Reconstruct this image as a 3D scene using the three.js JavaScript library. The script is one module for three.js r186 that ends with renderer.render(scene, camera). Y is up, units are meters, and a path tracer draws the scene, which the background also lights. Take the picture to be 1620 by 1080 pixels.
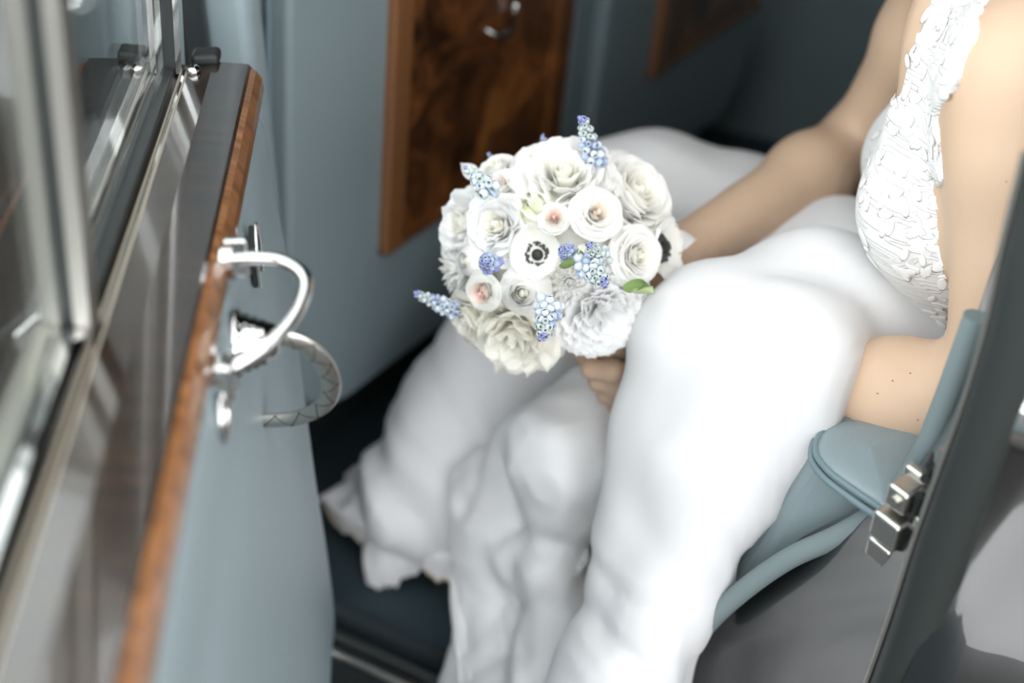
import * as THREE from 'three';
import { RoundedBoxGeometry } from 'three/addons/geometries/RoundedBoxGeometry.js';
import { mergeGeometries } from 'three/addons/utils/BufferGeometryUtils.js';
import { ImprovedNoise } from 'three/addons/math/ImprovedNoise.js';

// ------------------------------------------------------------------ camera, sky, exposure
// world: x runs to the back of the car, y up, z out of the car through the open door; metres
const scene = new THREE.Scene();
const V = (x, y, z) => new THREE.Vector3(x, y, z);
const W = 1620, H = 1080, F = 2250;
const PITCH = 31.5 * Math.PI / 180, YAW = 32.5 * Math.PI / 180;
const EYE = V(0, 1.2, 0);
const camera = new THREE.PerspectiveCamera(2 * Math.atan(H / 2 / F) * 180 / Math.PI, W / H, 0.02, 200);
const FWD = V(-Math.cos(PITCH) * Math.sin(YAW), -Math.sin(PITCH), -Math.cos(PITCH) * Math.cos(YAW));
const RIGHT = V(Math.cos(YAW), 0, -Math.sin(YAW));
const UPV = new THREE.Vector3().crossVectors(RIGHT, FWD);
camera.position.copy(EYE);
camera.lookAt(EYE.clone().add(FWD));
camera.focus = 1.06;
camera.userData.fStop = 2.5;
scene.add(camera);

const renderer = new THREE.WebGLRenderer({ antialias: true });
renderer.toneMapping = THREE.LinearToneMapping;
renderer.toneMappingExposure = 2.7;
renderer.shadowMap.enabled = true;

{ // bright overcast sky
  const w = 128, h = 64, d = new Float32Array(w * h * 4), n = new ImprovedNoise();
  for (let j = 0; j < h; j++) for (let i = 0; i < w; i++) {
    const el = ((j + 0.5) / h - 0.5) * Math.PI, az = i / w * 2 * Math.PI;
    const k = Math.max(0, Math.sin(el));
    const c = 0.06 * n.noise(Math.cos(az) * Math.cos(el) * 3 + 7, Math.sin(el) * 4, Math.sin(az) * Math.cos(el) * 3);
    const l = 1.5 * (1.42 - 0.68 * k + c);
    d.set([l * 0.985, l, l * 1.02, 1], (j * w + i) * 4);
  }
  const sky = new THREE.DataTexture(d, w, h, THREE.RGBAFormat, THREE.FloatType);
  sky.mapping = THREE.EquirectangularReflectionMapping;
  sky.magFilter = sky.minFilter = THREE.LinearFilter;
  sky.needsUpdate = true;
  scene.background = sky;
  scene.environment = sky;
}

// ------------------------------------------------------------------ helpers
let seed = 20240517;
const rnd = () => { seed = (seed + 0x6D2B79F5) | 0; let t = Math.imul(seed ^ (seed >>> 15), 1 | seed); t = (t + Math.imul(t ^ (t >>> 7), 61 | t)) ^ t; return ((t ^ (t >>> 14)) >>> 0) / 4294967296; };
const rr = (a, b) => a + (b - a) * rnd();
const lerp = (a, b, t) => a + (b - a) * t;
const clamp = (x, a = 0, b = 1) => Math.min(b, Math.max(a, x));
const sstep = (a, b, x) => { const t = clamp((x - a) / (b - a)); return t * t * (3 - 2 * t); };
const perlin = new ImprovedNoise();
const N3 = (x, y, z) => perlin.noise(x, y, z);
const fbm = (x, y, z, o = 4) => { let s = 0, a = 0.5; for (let i = 0; i < o; i++) { s += a * N3(x, y, z); x *= 2.03; y *= 2.03; z *= 2.03; a *= 0.5; } return s; };
const ray = (px, py) => FWD.clone().addScaledVector(RIGHT, (px - W / 2) / F).addScaledVector(UPV, -(py - H / 2) / F);
const P = (px, py, d) => EYE.clone().addScaledVector(ray(px, py), d);
const onZ = (px, py, z) => { const r = ray(px, py); return EYE.clone().addScaledVector(r, (z - EYE.z) / r.z); };
const onY = (px, py, y) => { const r = ray(px, py); return EYE.clone().addScaledVector(r, (y - EYE.y) / r.y); };

const used = {};
const numbered = (n) => { used[n] = (used[n] ?? -1) + 1; return used[n] ? `${n}_${String(used[n]).padStart(3, '0')}` : n; };
function mesh(name, geo, mat, parent) {
  const m = new THREE.Mesh(Array.isArray(geo) ? join(geo) : geo, mat);
  m.name = parent === scene ? numbered(name) : name; m.castShadow = m.receiveShadow = true; parent.add(m);
  return m;
}
function join(list) {
  const l = list.map((g) => { const q = g.index ? g.toNonIndexed() : g; for (const k of Object.keys(q.attributes)) if (!['position', 'normal', 'uv'].includes(k)) q.deleteAttribute(k); if (!q.attributes.uv) q.setAttribute('uv', new THREE.BufferAttribute(new Float32Array(q.attributes.position.count * 2), 2)); return q; });
  return mergeGeometries(l);
}
function group(name, parent = scene) { const g = new THREE.Group(); g.name = parent === scene ? numbered(name) : name; parent.add(g); return g; }
function tag(o, label, category, kind, grp) { o.userData.label = label; if (category) o.userData.category = category; if (kind) o.userData.kind = kind; if (grp) o.userData.group = grp; return o; }
const box = (x0, x1, y0, y1, z0, z1, r = 0) => {
  const g = r ? new RoundedBoxGeometry(x1 - x0, y1 - y0, z1 - z0, 3, r) : new THREE.BoxGeometry(x1 - x0, y1 - y0, z1 - z0);
  return g.translate((x0 + x1) / 2, (y0 + y1) / 2, (z0 + z1) / 2);
};
// grid of points -> surface; uv in metres along rows and columns
function gridGeo(rows, { closeU = false } = {}) {
  const nv = rows.length, nu = rows[0].length, pos = [], uv = [], idx = [];
  let vv = 0;
  for (let j = 0; j < nv; j++) {
    if (j) vv += rows[j][nu >> 1].distanceTo(rows[j - 1][nu >> 1]);
    let uu = 0;
    for (let i = 0; i < nu; i++) { const p = rows[j][i]; if (i) uu += p.distanceTo(rows[j][i - 1]); pos.push(p.x, p.y, p.z); uv.push(uu, vv); }
  }
  const m = closeU ? nu : nu - 1;
  for (let j = 0; j < nv - 1; j++) for (let i = 0; i < m; i++) { const i2 = (i + 1) % nu, a = j * nu + i, b = j * nu + i2, c = a + nu, d = (j + 1) * nu + i2; idx.push(a, b, d, a, d, c); }
  const g = new THREE.BufferGeometry();
  g.setAttribute('position', new THREE.Float32BufferAttribute(pos, 3));
  g.setAttribute('uv', new THREE.Float32BufferAttribute(uv, 2));
  g.setIndex(idx); g.computeVertexNormals();
  return g;
}
const spline = (pts, n, closed = false) => new THREE.CatmullRomCurve3(pts, closed, 'centripetal').getPoints(n);
// control net -> smooth rows
function netRows(net, nu, nv) {
  const r = net.map((row) => spline(row, nu));
  const cols = []; for (let i = 0; i <= nu; i++) cols.push(spline(r.map((q) => q[i]), nv));
  const rows = []; for (let j = 0; j <= nv; j++) rows.push(cols.map((c) => c[j]));
  return rows;
}
// sheet with thickness
function sheetGeo(rows, th) {
  const g = gridGeo(rows), n = g.attributes.normal, nu = rows[0].length;
  const back = rows.map((row, j) => row.map((p, i) => { const k = j * nu + i; return V(p.x - n.getX(k) * th, p.y - n.getY(k) * th, p.z - n.getZ(k) * th); }));
  const edge = (a, b) => gridGeo([a, b]);
  const flip = gridGeo(back.map((r) => [...r].reverse()));
  return join([g, flip, edge(back[0], rows[0]), edge(rows[rows.length - 1], back[back.length - 1]), edge(rows.map((r) => r[0]), back.map((r) => r[0])), edge(back.map((r) => r[nu - 1]), rows.map((r) => r[nu - 1]))]);
}
// sweep: path points, radius function or profile
function tubeGeo(pts, r, n = 40, sides = 10, closed = false) {
  const c = new THREE.CatmullRomCurve3(pts, closed, 'centripetal');
  const fr = c.computeFrenetFrames(n, closed), rows = [];
  for (let j = 0; j <= n; j++) {
    const p = c.getPointAt(j / n), R = typeof r === 'function' ? r(j / n) : r, row = [];
    for (let i = 0; i <= sides; i++) { const a = i / sides * 2 * Math.PI; row.push(p.clone().addScaledVector(fr.normals[j], Math.cos(a) * R).addScaledVector(fr.binormals[j], Math.sin(a) * R)); }
    rows.push(row);
  }
  const g = gridGeo(rows);
  if (closed) return g;
  const cap = (row, p, flip) => { const pos = [], idx = []; row.forEach((q) => pos.push(q.x, q.y, q.z)); pos.push(p.x, p.y, p.z); for (let i = 0; i < sides; i++) flip ? idx.push(i, i + 1, sides + 1) : idx.push(i + 1, i, sides + 1); const k = new THREE.BufferGeometry(); k.setAttribute('position', new THREE.Float32BufferAttribute(pos, 3)); k.setIndex(idx); k.computeVertexNormals(); return k; };
  return join([g, cap(rows[0], c.getPointAt(0), true), cap(rows[n], c.getPointAt(1), false)]);
}
function extrude(poly, depth, bevel = 0, seg = 3) { // poly [[x,y]...] -> along +z
  const s = new THREE.Shape(poly.map(([x, y]) => new THREE.Vector2(x, y)));
  return new THREE.ExtrudeGeometry(s, { depth: depth - 2 * bevel, bevelEnabled: bevel > 0, bevelSize: bevel, bevelThickness: bevel, bevelSegments: seg, bevelOffset: -bevel, curveSegments: 10 }).translate(0, 0, bevel);
}
function roundRect(x0, y0, x1, y1, r, n = 6) { const o = []; for (const [cx, cy, a] of [[x1 - r, y1 - r, 0], [x0 + r, y1 - r, 1], [x0 + r, y0 + r, 2], [x1 - r, y0 + r, 3]]) for (let k = 0; k <= n; k++) { const t = (a + k / n) * Math.PI / 2; o.push([cx + r * Math.cos(t), cy + r * Math.sin(t)]); } return o; }

// signed distance shapes and a surface-nets mesher
const cone = (a, b, r1, r2) => { const dx = b.x - a.x, dy = b.y - a.y, dz = b.z - a.z, l = dx * dx + dy * dy + dz * dz || 1e-9; return (x, y, z) => { const px = x - a.x, py = y - a.y, pz = z - a.z; const t = Math.min(1, Math.max(0, (px * dx + py * dy + pz * dz) / l)); const ex = px - t * dx, ey = py - t * dy, ez = pz - t * dz; return Math.sqrt(ex * ex + ey * ey + ez * ez) - (r1 + (r2 - r1) * t); }; };
const ball = (c, rx, ry = rx, rz = rx) => { const m = Math.min(rx, ry, rz); return (x, y, z) => { const a = (x - c.x) / rx, b = (y - c.y) / ry, d = (z - c.z) / rz; return (Math.sqrt(a * a + b * b + d * d) - 1) * m; }; };
const smin = (a, b, k) => { const h = Math.max(k - Math.abs(a - b), 0) / k; return Math.min(a, b) - h * h * k * 0.25; };
const blend = (list, k) => (x, y, z) => { let d = list[0](x, y, z); for (let i = 1; i < list.length; i++) { const e = list[i](x, y, z); if (e < d + k) d = smin(d, e, k); } return d; };
function sdfGeo(f, lo, hi, cell) {
  const nx = Math.ceil((hi.x - lo.x) / cell) + 1, ny = Math.ceil((hi.y - lo.y) / cell) + 1, nz = Math.ceil((hi.z - lo.z) / cell) + 1, sx = 1, sy = nx, sz = nx * ny;
  const D = new Float32Array(nx * ny * nz);
  for (let k = 0; k < nz; k++) for (let j = 0; j < ny; j++) for (let i = 0; i < nx;) {
    const d = f(lo.x + i * cell, lo.y + j * cell, lo.z + k * cell), at = i + j * sy + k * sz;
    D[at] = d;
    let skip = Math.max(1, Math.floor((Math.abs(d) * 0.5) / cell) - 1); // far from the surface: fill ahead
    for (let s = 1; s < skip && i + s < nx; s++) D[at + s] = d;
    i += skip;
  }
  const id = new Int32Array(D.length).fill(-1), pos = [], idx = [], corner = [0, 1, sy, sy + 1, sz, sz + 1, sz + sy, sz + sy + 1];
  for (let k = 0; k < nz - 1; k++) for (let j = 0; j < ny - 1; j++) for (let i = 0; i < nx - 1; i++) {
    const o = i + j * sy + k * sz; let m = 0;
    for (let c = 0; c < 8; c++) if (D[o + corner[c]] < 0) m |= 1 << c;
    if (m === 0 || m === 255) continue;
    let x = 0, y = 0, z = 0, n = 0;
    for (let a = 0; a < 8; a++) for (let ax = 1; ax < 8; ax <<= 1) { const b = a | ax; if (b === a || ((m >> a) & 1) === ((m >> b) & 1)) continue; const da = D[o + corner[a]], db = D[o + corner[b]], t = da / (da - db); x += (a & 1) + (ax === 1 ? t : 0); y += ((a >> 1) & 1) + (ax === 2 ? t : 0); z += ((a >> 2) & 1) + (ax === 4 ? t : 0); n++; }
    id[o] = pos.length / 3; pos.push(lo.x + (i + x / n) * cell, lo.y + (j + y / n) * cell, lo.z + (k + z / n) * cell);
  }
  const quad = (a, b, c, d, flip) => { if (a < 0 || b < 0 || c < 0 || d < 0) return; flip ? idx.push(a, c, b, a, d, c) : idx.push(a, b, c, a, c, d); };
  for (let k = 1; k < nz - 1; k++) for (let j = 1; j < ny - 1; j++) for (let i = 1; i < nx - 1; i++) {
    const o = i + j * sy + k * sz, s = D[o] < 0;
    if (s !== D[o + 1] < 0) quad(id[o], id[o - sy], id[o - sy - sz], id[o - sz], s === true ? true : false);
    if (s !== D[o + sy] < 0) quad(id[o], id[o - sz], id[o - sz - 1], id[o - 1], s === true ? true : false);
    if (s !== D[o + sz] < 0) quad(id[o], id[o - 1], id[o - 1 - sy], id[o - sy], s === true ? true : false);
  }
  const g = new THREE.BufferGeometry(), uv = new Float32Array(pos.length / 3 * 2);
  for (let q = 0; q < pos.length / 3; q++) { uv[2 * q] = pos[3 * q] * 0.6 - pos[3 * q + 2]; uv[2 * q + 1] = pos[3 * q + 1]; }
  g.setAttribute('position', new THREE.Float32BufferAttribute(pos, 3));
  g.setAttribute('uv', new THREE.BufferAttribute(uv, 2));
  g.setIndex(idx); g.computeVertexNormals();
  return g;
}

// ------------------------------------------------------------------ textures and materials
function tex(n, fn, srgb, repeat = 1, m = n) {
  const d = new Uint8Array(n * m * 4);
  for (let j = 0; j < m; j++) for (let i = 0; i < n; i++) { const c = fn(i / n, j / m); for (let k = 0; k < 3; k++) d[(j * n + i) * 4 + k] = clamp(c[k]) * 255; d[(j * n + i) * 4 + 3] = 255; }
  const t = new THREE.DataTexture(d, n, m); t.wrapS = t.wrapT = THREE.RepeatWrapping; t.magFilter = THREE.LinearFilter; t.minFilter = THREE.LinearMipmapLinearFilter;
  if (srgb) t.colorSpace = THREE.SRGBColorSpace;
  t.repeat.set(repeat, repeat); t.needsUpdate = true;
  return t;
}
const grey = (v) => [v, v, v];
const mixc = (a, b, t) => a.map((x, i) => lerp(x, b[i], t));
const burl = (dark, mid, light, sc, sd) => tex(512, (u, v) => {
  const x = u * sc, y = v * sc, wx = fbm(x + 3, y, sd, 3) * 1.7, wy = fbm(x, y + 9, sd + 4, 3) * 1.7;
  const a = 0.5 + 0.9 * fbm(x + wx, y + wy, sd + 8, 4), ring = 0.5 + 0.5 * Math.sin((fbm(x * 0.8 + wx, y * 0.8 + wy, sd + 2, 2)) * 26);
  const t = clamp(a * 0.8 + ring * 0.22 - 0.06), fine = 0.5 + 0.5 * N3(u * 240, v * 240, 2);
  const c = t < 0.5 ? mixc(dark, mid, t * 2) : mixc(mid, light, (t - 0.5) * 2);
  return c.map((q) => q * (0.9 + 0.14 * fine));
}, true, 1);
const burlTex = burl([0.15, 0.09, 0.05], [0.4, 0.24, 0.12], [0.78, 0.5, 0.25], 4, 1.5); burlTex.repeat.set(2.4, 2.4);
const edgeTex = tex(256, (u, v) => { const s = fbm(u * 4, v * 26, 3, 3); return mixc([0.36, 0.23, 0.13], [0.6, 0.41, 0.26], 0.5 + s); }, true); edgeTex.repeat.set(3, 6);
const darkWoodTex = tex(256, (u, v) => { const s = fbm(u * 5 + 4, v * 22, 5, 3); return mixc([0.1, 0.075, 0.055], [0.21, 0.15, 0.105], 0.5 + s); }, true); darkWoodTex.repeat.set(2, 5);
const grainTex = tex(256, (u, v) => grey(0.5 + 0.5 * Math.abs(fbm(u * 34, v * 34, 7, 2)) * 2 - 0.2), false); grainTex.repeat.set(8, 8);
const carpetTex = tex(256, (u, v) => grey(0.5 + 0.8 * fbm(u * 70, v * 70, 1, 2)), false); carpetTex.repeat.set(6, 6);
const laceTex = tex(512, (u, v) => { // raised sprigs on fine net
  const x = u * 9, y = v * 9, a = fbm(x + 2 * fbm(x, y, 3, 2), y, 5, 2), m = sstep(0.02, 0.1, Math.abs(Math.sin(a * 15)) * 0.3);
  const net = 0.5 + 0.5 * Math.sin((u + v) * 2 * Math.PI * 90) * Math.sin((u - v) * 2 * Math.PI * 90);
  return grey(0.25 * net + 0.75 * m);
}, false); laceTex.repeat.set(7, 7);
const std = (o) => new THREE.MeshPhysicalMaterial(o);
const C = (r, g, b) => new THREE.Color().setRGB(r, g, b);
const S = (h) => new THREE.Color(h);
const M = {
  leather: std({ color: S('#7c8a8e'), roughness: 0.44, bumpMap: grainTex, bumpScale: 0.0003 }),
  piping: std({ color: S('#65787e'), roughness: 0.45 }),
  headliner: std({ color: S('#3c474a'), roughness: 0.95 }),
  carpet: std({ color: S('#2b3b40'), roughness: 1, bumpMap: carpetTex, bumpScale: 0.003 }),
  burl: std({ map: burlTex, roughness: 0.28, clearcoat: 0.7, clearcoatRoughness: 0.08 }),
  edgeWood: std({ map: edgeTex, roughness: 0.3, clearcoat: 0.8, clearcoatRoughness: 0.06 }),
  capWood: std({ map: darkWoodTex, roughness: 0.22, ior: 1.6, clearcoat: 1, clearcoatRoughness: 0.06 }),
  inlay: std({ color: S('#a49c8c'), roughness: 0.35 }),
  paint: std({ color: C(0.006, 0.007, 0.007), roughness: 0.25, clearcoat: 1, clearcoatRoughness: 0.03 }),
  rubber: std({ color: C(0.016, 0.02, 0.019), roughness: 0.42 }),
  black: std({ color: C(0.008, 0.01, 0.01), roughness: 0.6 }),
  chrome: std({ color: C(0.6, 0.6, 0.59), metalness: 1, roughness: 0.06 }),
  brushed: std({ color: C(0.55, 0.54, 0.5), metalness: 1, roughness: 0.3 }),
  satin: std({ color: C(0.4, 0.39, 0.36), metalness: 1, roughness: 0.38 }),
  glass: std({ color: C(0.93, 0.96, 0.95), transmission: 1, thickness: 0, roughness: 0.0, ior: 1.5 }),
  clear: std({ color: C(0.8, 0.8, 0.74), transmission: 0.75, thickness: 0.004, roughness: 0.12, ior: 1.48 }),
  seal: std({ color: S('#6f7c7e'), roughness: 0.6 }),
  ground: std({ color: S('#4a4744'), roughness: 0.85, bumpMap: carpetTex, bumpScale: 0.004 }),
  skin: std({ color: C(0.54, 0.385, 0.272), roughness: 0.5, sheen: 0.15, specularIntensity: 0.5 }),
  hair: std({ color: C(0.09, 0.05, 0.03), roughness: 0.45 }),
  lip: std({ color: C(0.5, 0.2, 0.18), roughness: 0.4 }),
  eye: std({ color: C(0.05, 0.04, 0.04), roughness: 0.2 }),
  tulle: std({ color: C(0.78, 0.785, 0.79), roughness: 0.95, transmission: 0.2, thickness: 0 }),
  lace: std({ color: C(0.74, 0.735, 0.72), roughness: 0.85, bumpMap: laceTex, bumpScale: 0.0011 }),
  laceMotif: std({ color: C(0.8, 0.795, 0.78), roughness: 0.7 }),
  hem: std({ color: C(0.5, 0.4, 0.29), roughness: 0.7 }),
  petal: std({ color: C(0.965, 0.96, 0.935), roughness: 0.96, transmission: 0.5, thickness: 0 }),
  cream: std({ color: C(0.955, 0.94, 0.875), roughness: 0.96, transmission: 0.5, thickness: 0 }),
  blush: std({ color: C(0.94, 0.86, 0.78), roughness: 0.96, transmission: 0.5, thickness: 0 }),
  rosy: std({ color: C(0.93, 0.76, 0.7), roughness: 0.96, transmission: 0.5, thickness: 0 }),
  pure: std({ color: C(0.97, 0.97, 0.965), roughness: 0.96, transmission: 0.5, thickness: 0 }),
  lime: std({ color: C(0.78, 0.8, 0.56), roughness: 0.96, transmission: 0.2, thickness: 0 }),
  eyeBlack: std({ color: C(0.012, 0.013, 0.012), roughness: 0.6 }),
  anther: std({ color: C(0.05, 0.05, 0.045), roughness: 0.8 }),
  blue: std({ color: C(0.36, 0.43, 0.58), roughness: 0.6 }),
  blueDeep: std({ color: C(0.24, 0.26, 0.5), roughness: 0.6 }),
  bluePale: std({ color: C(0.54, 0.6, 0.66), roughness: 0.65 }),
  blueGreen: std({ color: C(0.5, 0.57, 0.55), roughness: 0.65 }),
  leaf: std({ color: C(0.2, 0.3, 0.1), roughness: 0.95, transmission: 0.2, thickness: 0 }),
  leafPale: std({ color: C(0.42, 0.5, 0.25), roughness: 0.95, transmission: 0.2, thickness: 0 }),
  stem: std({ color: C(0.2, 0.26, 0.1), roughness: 0.6 }),
  ribbon: std({ color: C(0.62, 0.5, 0.36), roughness: 0.45, sheen: 0.4 }),
};

// ------------------------------------------------------------------ setting: ground outside
const FLOOR = 0.12;
tag(mesh('ground', box(-14, 14, -0.32, -0.22, -14, 14), M.ground, scene), 'dark grey paved ground under the car', 'ground', 'structure');
// carpeted cabin floor
tag(mesh('floor', box(-2.1, 0.3, FLOOR - 0.05, FLOOR, -2.36, -0.865), M.carpet, scene), 'dark teal carpet on the car floor', 'floor', 'structure');
{
  const far = group('wall_far'); tag(far, 'dark lined far side of the car cabin', 'wall', 'structure');
  mesh('side_lining', box(-2.1, 0.5, FLOOR - 0.05, 0.86, -2.44, -2.37, 0.01), M.leather, far);
  mesh('waist_rail', box(-2.1, 0.5, 0.86, 0.9, -2.44, -2.36, 0.01), M.edgeWood, far);
  mesh('upper_lining', box(-2.1, 0.5, 0.9, 1.38, -2.44, -2.39, 0.01), M.headliner, far);
  const ceil = mesh('ceiling', box(-2.1, 0.55, 1.37, 1.42, -2.44, -0.88, 0.015), M.headliner, scene); tag(ceil, 'dark cloth headliner under the car roof', 'ceiling', 'structure');
  const back = group('wall_rear'); tag(back, 'dark lined rear end of the car cabin', 'wall', 'structure');
  mesh('rear_lining', box(0.46, 0.52, FLOOR - 0.05, 1.38, -2.4, -0.8, 0.01), M.headliner, back);
  const fr = group('wall_front'); tag(fr, 'dark dashboard end of the car cabin', 'wall', 'structure');
  mesh('dashboard', box(-2.12, -1.78, 0.3, 0.82, -2.36, -0.86, 0.03), M.capWood, fr);
  mesh('bulkhead', box(-2.16, -2.1, FLOOR - 0.05, 1.38, -2.4, -0.82), M.black, fr);
}

// ------------------------------------------------------------------ the car: body round the door opening, doors
const car = group('car'); tag(car, 'glossy black vintage car with its rear door standing open', 'car');
{
  const body = car;
  // seal follows the curved rear edge of the opening
  const ZS = -0.824;
  const sealPx = [[1552, 470], [1545, 500], [1520, 570], [1490, 650], [1455, 730], [1400, 800], [1330, 845], [1250, 882], [1180, 930], [1120, 985], [1075, 1050], [1030, 1130]];
  const sealPts = sealPx.map(([x, y]) => onZ(x, y, ZS)).slice(1);
  mesh('door_seal', tubeGeo(sealPts, 0.0085, 60, 12), M.seal, body).userData.label = 'blue-grey rubber door seal';
  // pillar edge strip, nearly vertical
  const edgePx = [[1660, 250], [1622, 400], [1596, 520], [1560, 640], [1516, 760], [1476, 870], [1440, 980], [1400, 1090], [1360, 1190]];
  const ZE = -0.745;
  const edgePts = edgePx.map(([x, y]) => onZ(x, y, ZE));
  // jamb: surface from the seal out to the edge strip
  const sA = spline([onZ(1600, 330, ZS), ...sealPts, onZ(960, 1240, ZS)], 40), eA = spline([onZ(1690, 150, ZE), ...edgePts, onZ(1320, 1300, ZE)], 40);
  const rows = [];
  for (let j = 0; j <= 40; j++) {
    const row = [], a = sA[j], b = eA[j];
    for (let i = 0; i <= 14; i++) { const t = i / 14, p = a.clone().lerp(b, t); p.z = lerp(a.z - 0.022, b.z, Math.pow(t, 1.5)); row.push(p); }
    rows.push(row);
  }
  mesh('door_jamb', sheetGeo(rows, 0.004), M.paint, body);
  // rubber faced edge strip: swept flattened section
  {
    const n = 40, q = spline(edgePts, n), out = [];
    const prof = [[-0.018, -0.004], [-0.016, 0.006], [-0.008, 0.012], [0.004, 0.014], [0.014, 0.01], [0.017, 0], [0.015, -0.012], [-0.015, -0.014]];
    for (let j = 0; j <= n; j++) out.push([...prof, prof[0]].map(([a, c]) => V(q[j].x + a + 0.006, q[j].y, q[j].z + c)));
    mesh('edge_strip', gridGeo(out.map((r) => r.reverse())), M.rubber, body);
    mesh('edge_bead', tubeGeo(q.map((p) => V(p.x - 0.013, p.y, p.z + 0.001)), 0.0022, 50, 6), M.brushed, body);
  }
  // outer rear panel: softly curved black wing
  {
    const net = [];
    for (const [dy, dz] of [[1.02, -0.07], [0.9, -0.055], [0.78, -0.045], [0.7, -0.042], [0.64, -0.03], [0.58, -0.004], [0.52, 0.016], [0.45, 0.024], [0.3, 0.022], [0.1, 0.0], [-0.18, -0.05]]) {
      const k = edgePts.findIndex((p) => p.y < dy), A = edgePts[Math.max(0, k - 1)], Bq = edgePts[k < 0 ? edgePts.length - 1 : k], ex = k <= 0 ? (k < 0 ? edgePts[edgePts.length - 1].x : edgePts[0].x) : lerp(A.x, Bq.x, (A.y - dy) / (A.y - Bq.y));
      net.push([0, 0.02, 0.06, 0.14, 0.3, 0.6, 1.4].map((s, i) => V(ex + 0.014 + s, dy, ZE + dz * [0.6, 1, 1, 1, 1, 1, 1][i] - 0.05 * Math.max(0, s - 0.4))));
    }
    mesh('rear_wing', sheetGeo(netRows(net, 24, 28), 0.006), M.paint, body);
    // chrome moulding on the wing
    const m0 = onZ(1584, 658, -0.742);
    const prof = []; for (let k = 0; k <= 12; k++) { const a = -Math.PI / 2 + Math.PI * k / 12; prof.push([0.027 * Math.sin(a), 0.018 * Math.cos(a)]); }
    const bar = []; for (let j = 0; j <= 16; j++) { const s = j / 16 * 1.2, k = j === 0 ? 0.86 : 1; bar.push(prof.map(([y, z]) => V(m0.x + s, m0.y + y * k, m0.z - 0.012 + z * k - 0.04 * Math.max(0, s - 0.4)))); }
    mesh('chrome_moulding', sheetGeo(bar, 0.003), M.chrome, body);
    // upper quarter and rear pillar, behind the door opening
    mesh('rear_pillar', box(0.16, 0.54, 0.95, 1.42, -0.9, -0.82, 0.02), M.paint, body);
  }
  // latch on the jamb
  {
    const c = onZ(1443, 828, -0.782), latch = group('latch', body); latch.position.copy(c); latch.rotation.set(0.1, -0.35, -0.1); latch.scale.setScalar(1.12); latch.userData.label = 'chrome door latch with stacked jaws';
    mesh('base_plate', box(-0.019, 0.019, -0.033, 0.033, -0.013, -0.005, 0.003), M.brushed, latch);
    mesh('jaw', box(-0.016, 0.0, 0.012, 0.03, -0.006, 0.012, 0.003), M.brushed, latch);
    mesh('jaw', box(-0.018, 0.003, -0.014, 0.008, -0.006, 0.017, 0.003), M.brushed, latch);
    mesh('jaw', box(0.006, 0.017, -0.016, 0.02, -0.006, 0.012, 0.003), M.brushed, latch);
    mesh('foot_block', box(-0.02, -0.001, -0.037, -0.02, -0.008, 0.013, 0.003), M.brushed, latch);
    mesh('foot_block', box(0.003, 0.015, -0.037, -0.022, -0.008, 0.012, 0.003), M.brushed, latch);
    mesh('pin', new THREE.CylinderGeometry(0.0035, 0.0035, 0.06, 12).translate(0.003, 0, 0.004), M.black, latch);
    mesh('screw', new THREE.CylinderGeometry(0.004, 0.004, 0.003, 12).rotateX(Math.PI / 2).translate(-0.008, 0.021, 0.013), M.brushed, latch);
    const h = onZ(1478, 735, -0.795);
    mesh('check_bolt', [new THREE.CylinderGeometry(0.006, 0.007, 0.012, 14).rotateX(Math.PI / 2).translate(h.x, h.y, h.z), new THREE.CylinderGeometry(0.0035, 0.0035, 0.03, 10).rotateX(Math.PI / 2).translate(h.x, h.y, h.z + 0.004)], M.rubber, body);
    const tg = onZ(1436, 985, -0.757);
    mesh('chrome_tongue', box(-0.004, 0.004, -0.028, 0.028, -0.006, 0.003, 0.002).rotateZ(-0.2).translate(tg.x, tg.y, tg.z), M.chrome, body);
  }
  // sill under the door
  mesh('sill', box(-1.0, -0.1, -0.1, 0.135, -0.88, -0.78, 0.02), M.paint, body);
  mesh('tread_strip', box(-0.98, -0.12, 0.134, 0.141, -0.862, -0.85, 0.003), M.rubber, body);
  mesh('tread_strip', box(-0.98, -0.12, 0.133, 0.139, -0.838, -0.83, 0.003), M.brushed, body);
  mesh('floor_edge', box(-0.98, -0.12, 0.122, 0.146, -0.895, -0.88, 0.005), M.carpet, body);
  // pillar between the doors, roof rail, front wing
  mesh('centre_pillar', box(-0.96, -0.866, -0.05, 1.4, -0.88, -0.8, 0.02), M.paint, body);
  mesh('pillar_lining', box(-0.95, -0.825, 0.1, 1.37, -0.9, -0.872, 0.012), M.leather, body);
  mesh('roof_panel', box(-2.0, 0.55, 1.4, 1.46, -2.44, -0.84, 0.03), M.paint, body);
  mesh('front_wing', sheetGeo(netRows([[1.0, -0.02], [0.8, 0], [0.5, 0.05], [0.2, 0.04], [-0.12, -0.02]].map(([y, dz]) => [-3.4, -2.8, -2.1].map((x) => V(x, y, -0.8 + dz))), 8, 10), 0.01), M.paint, body);
}

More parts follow.
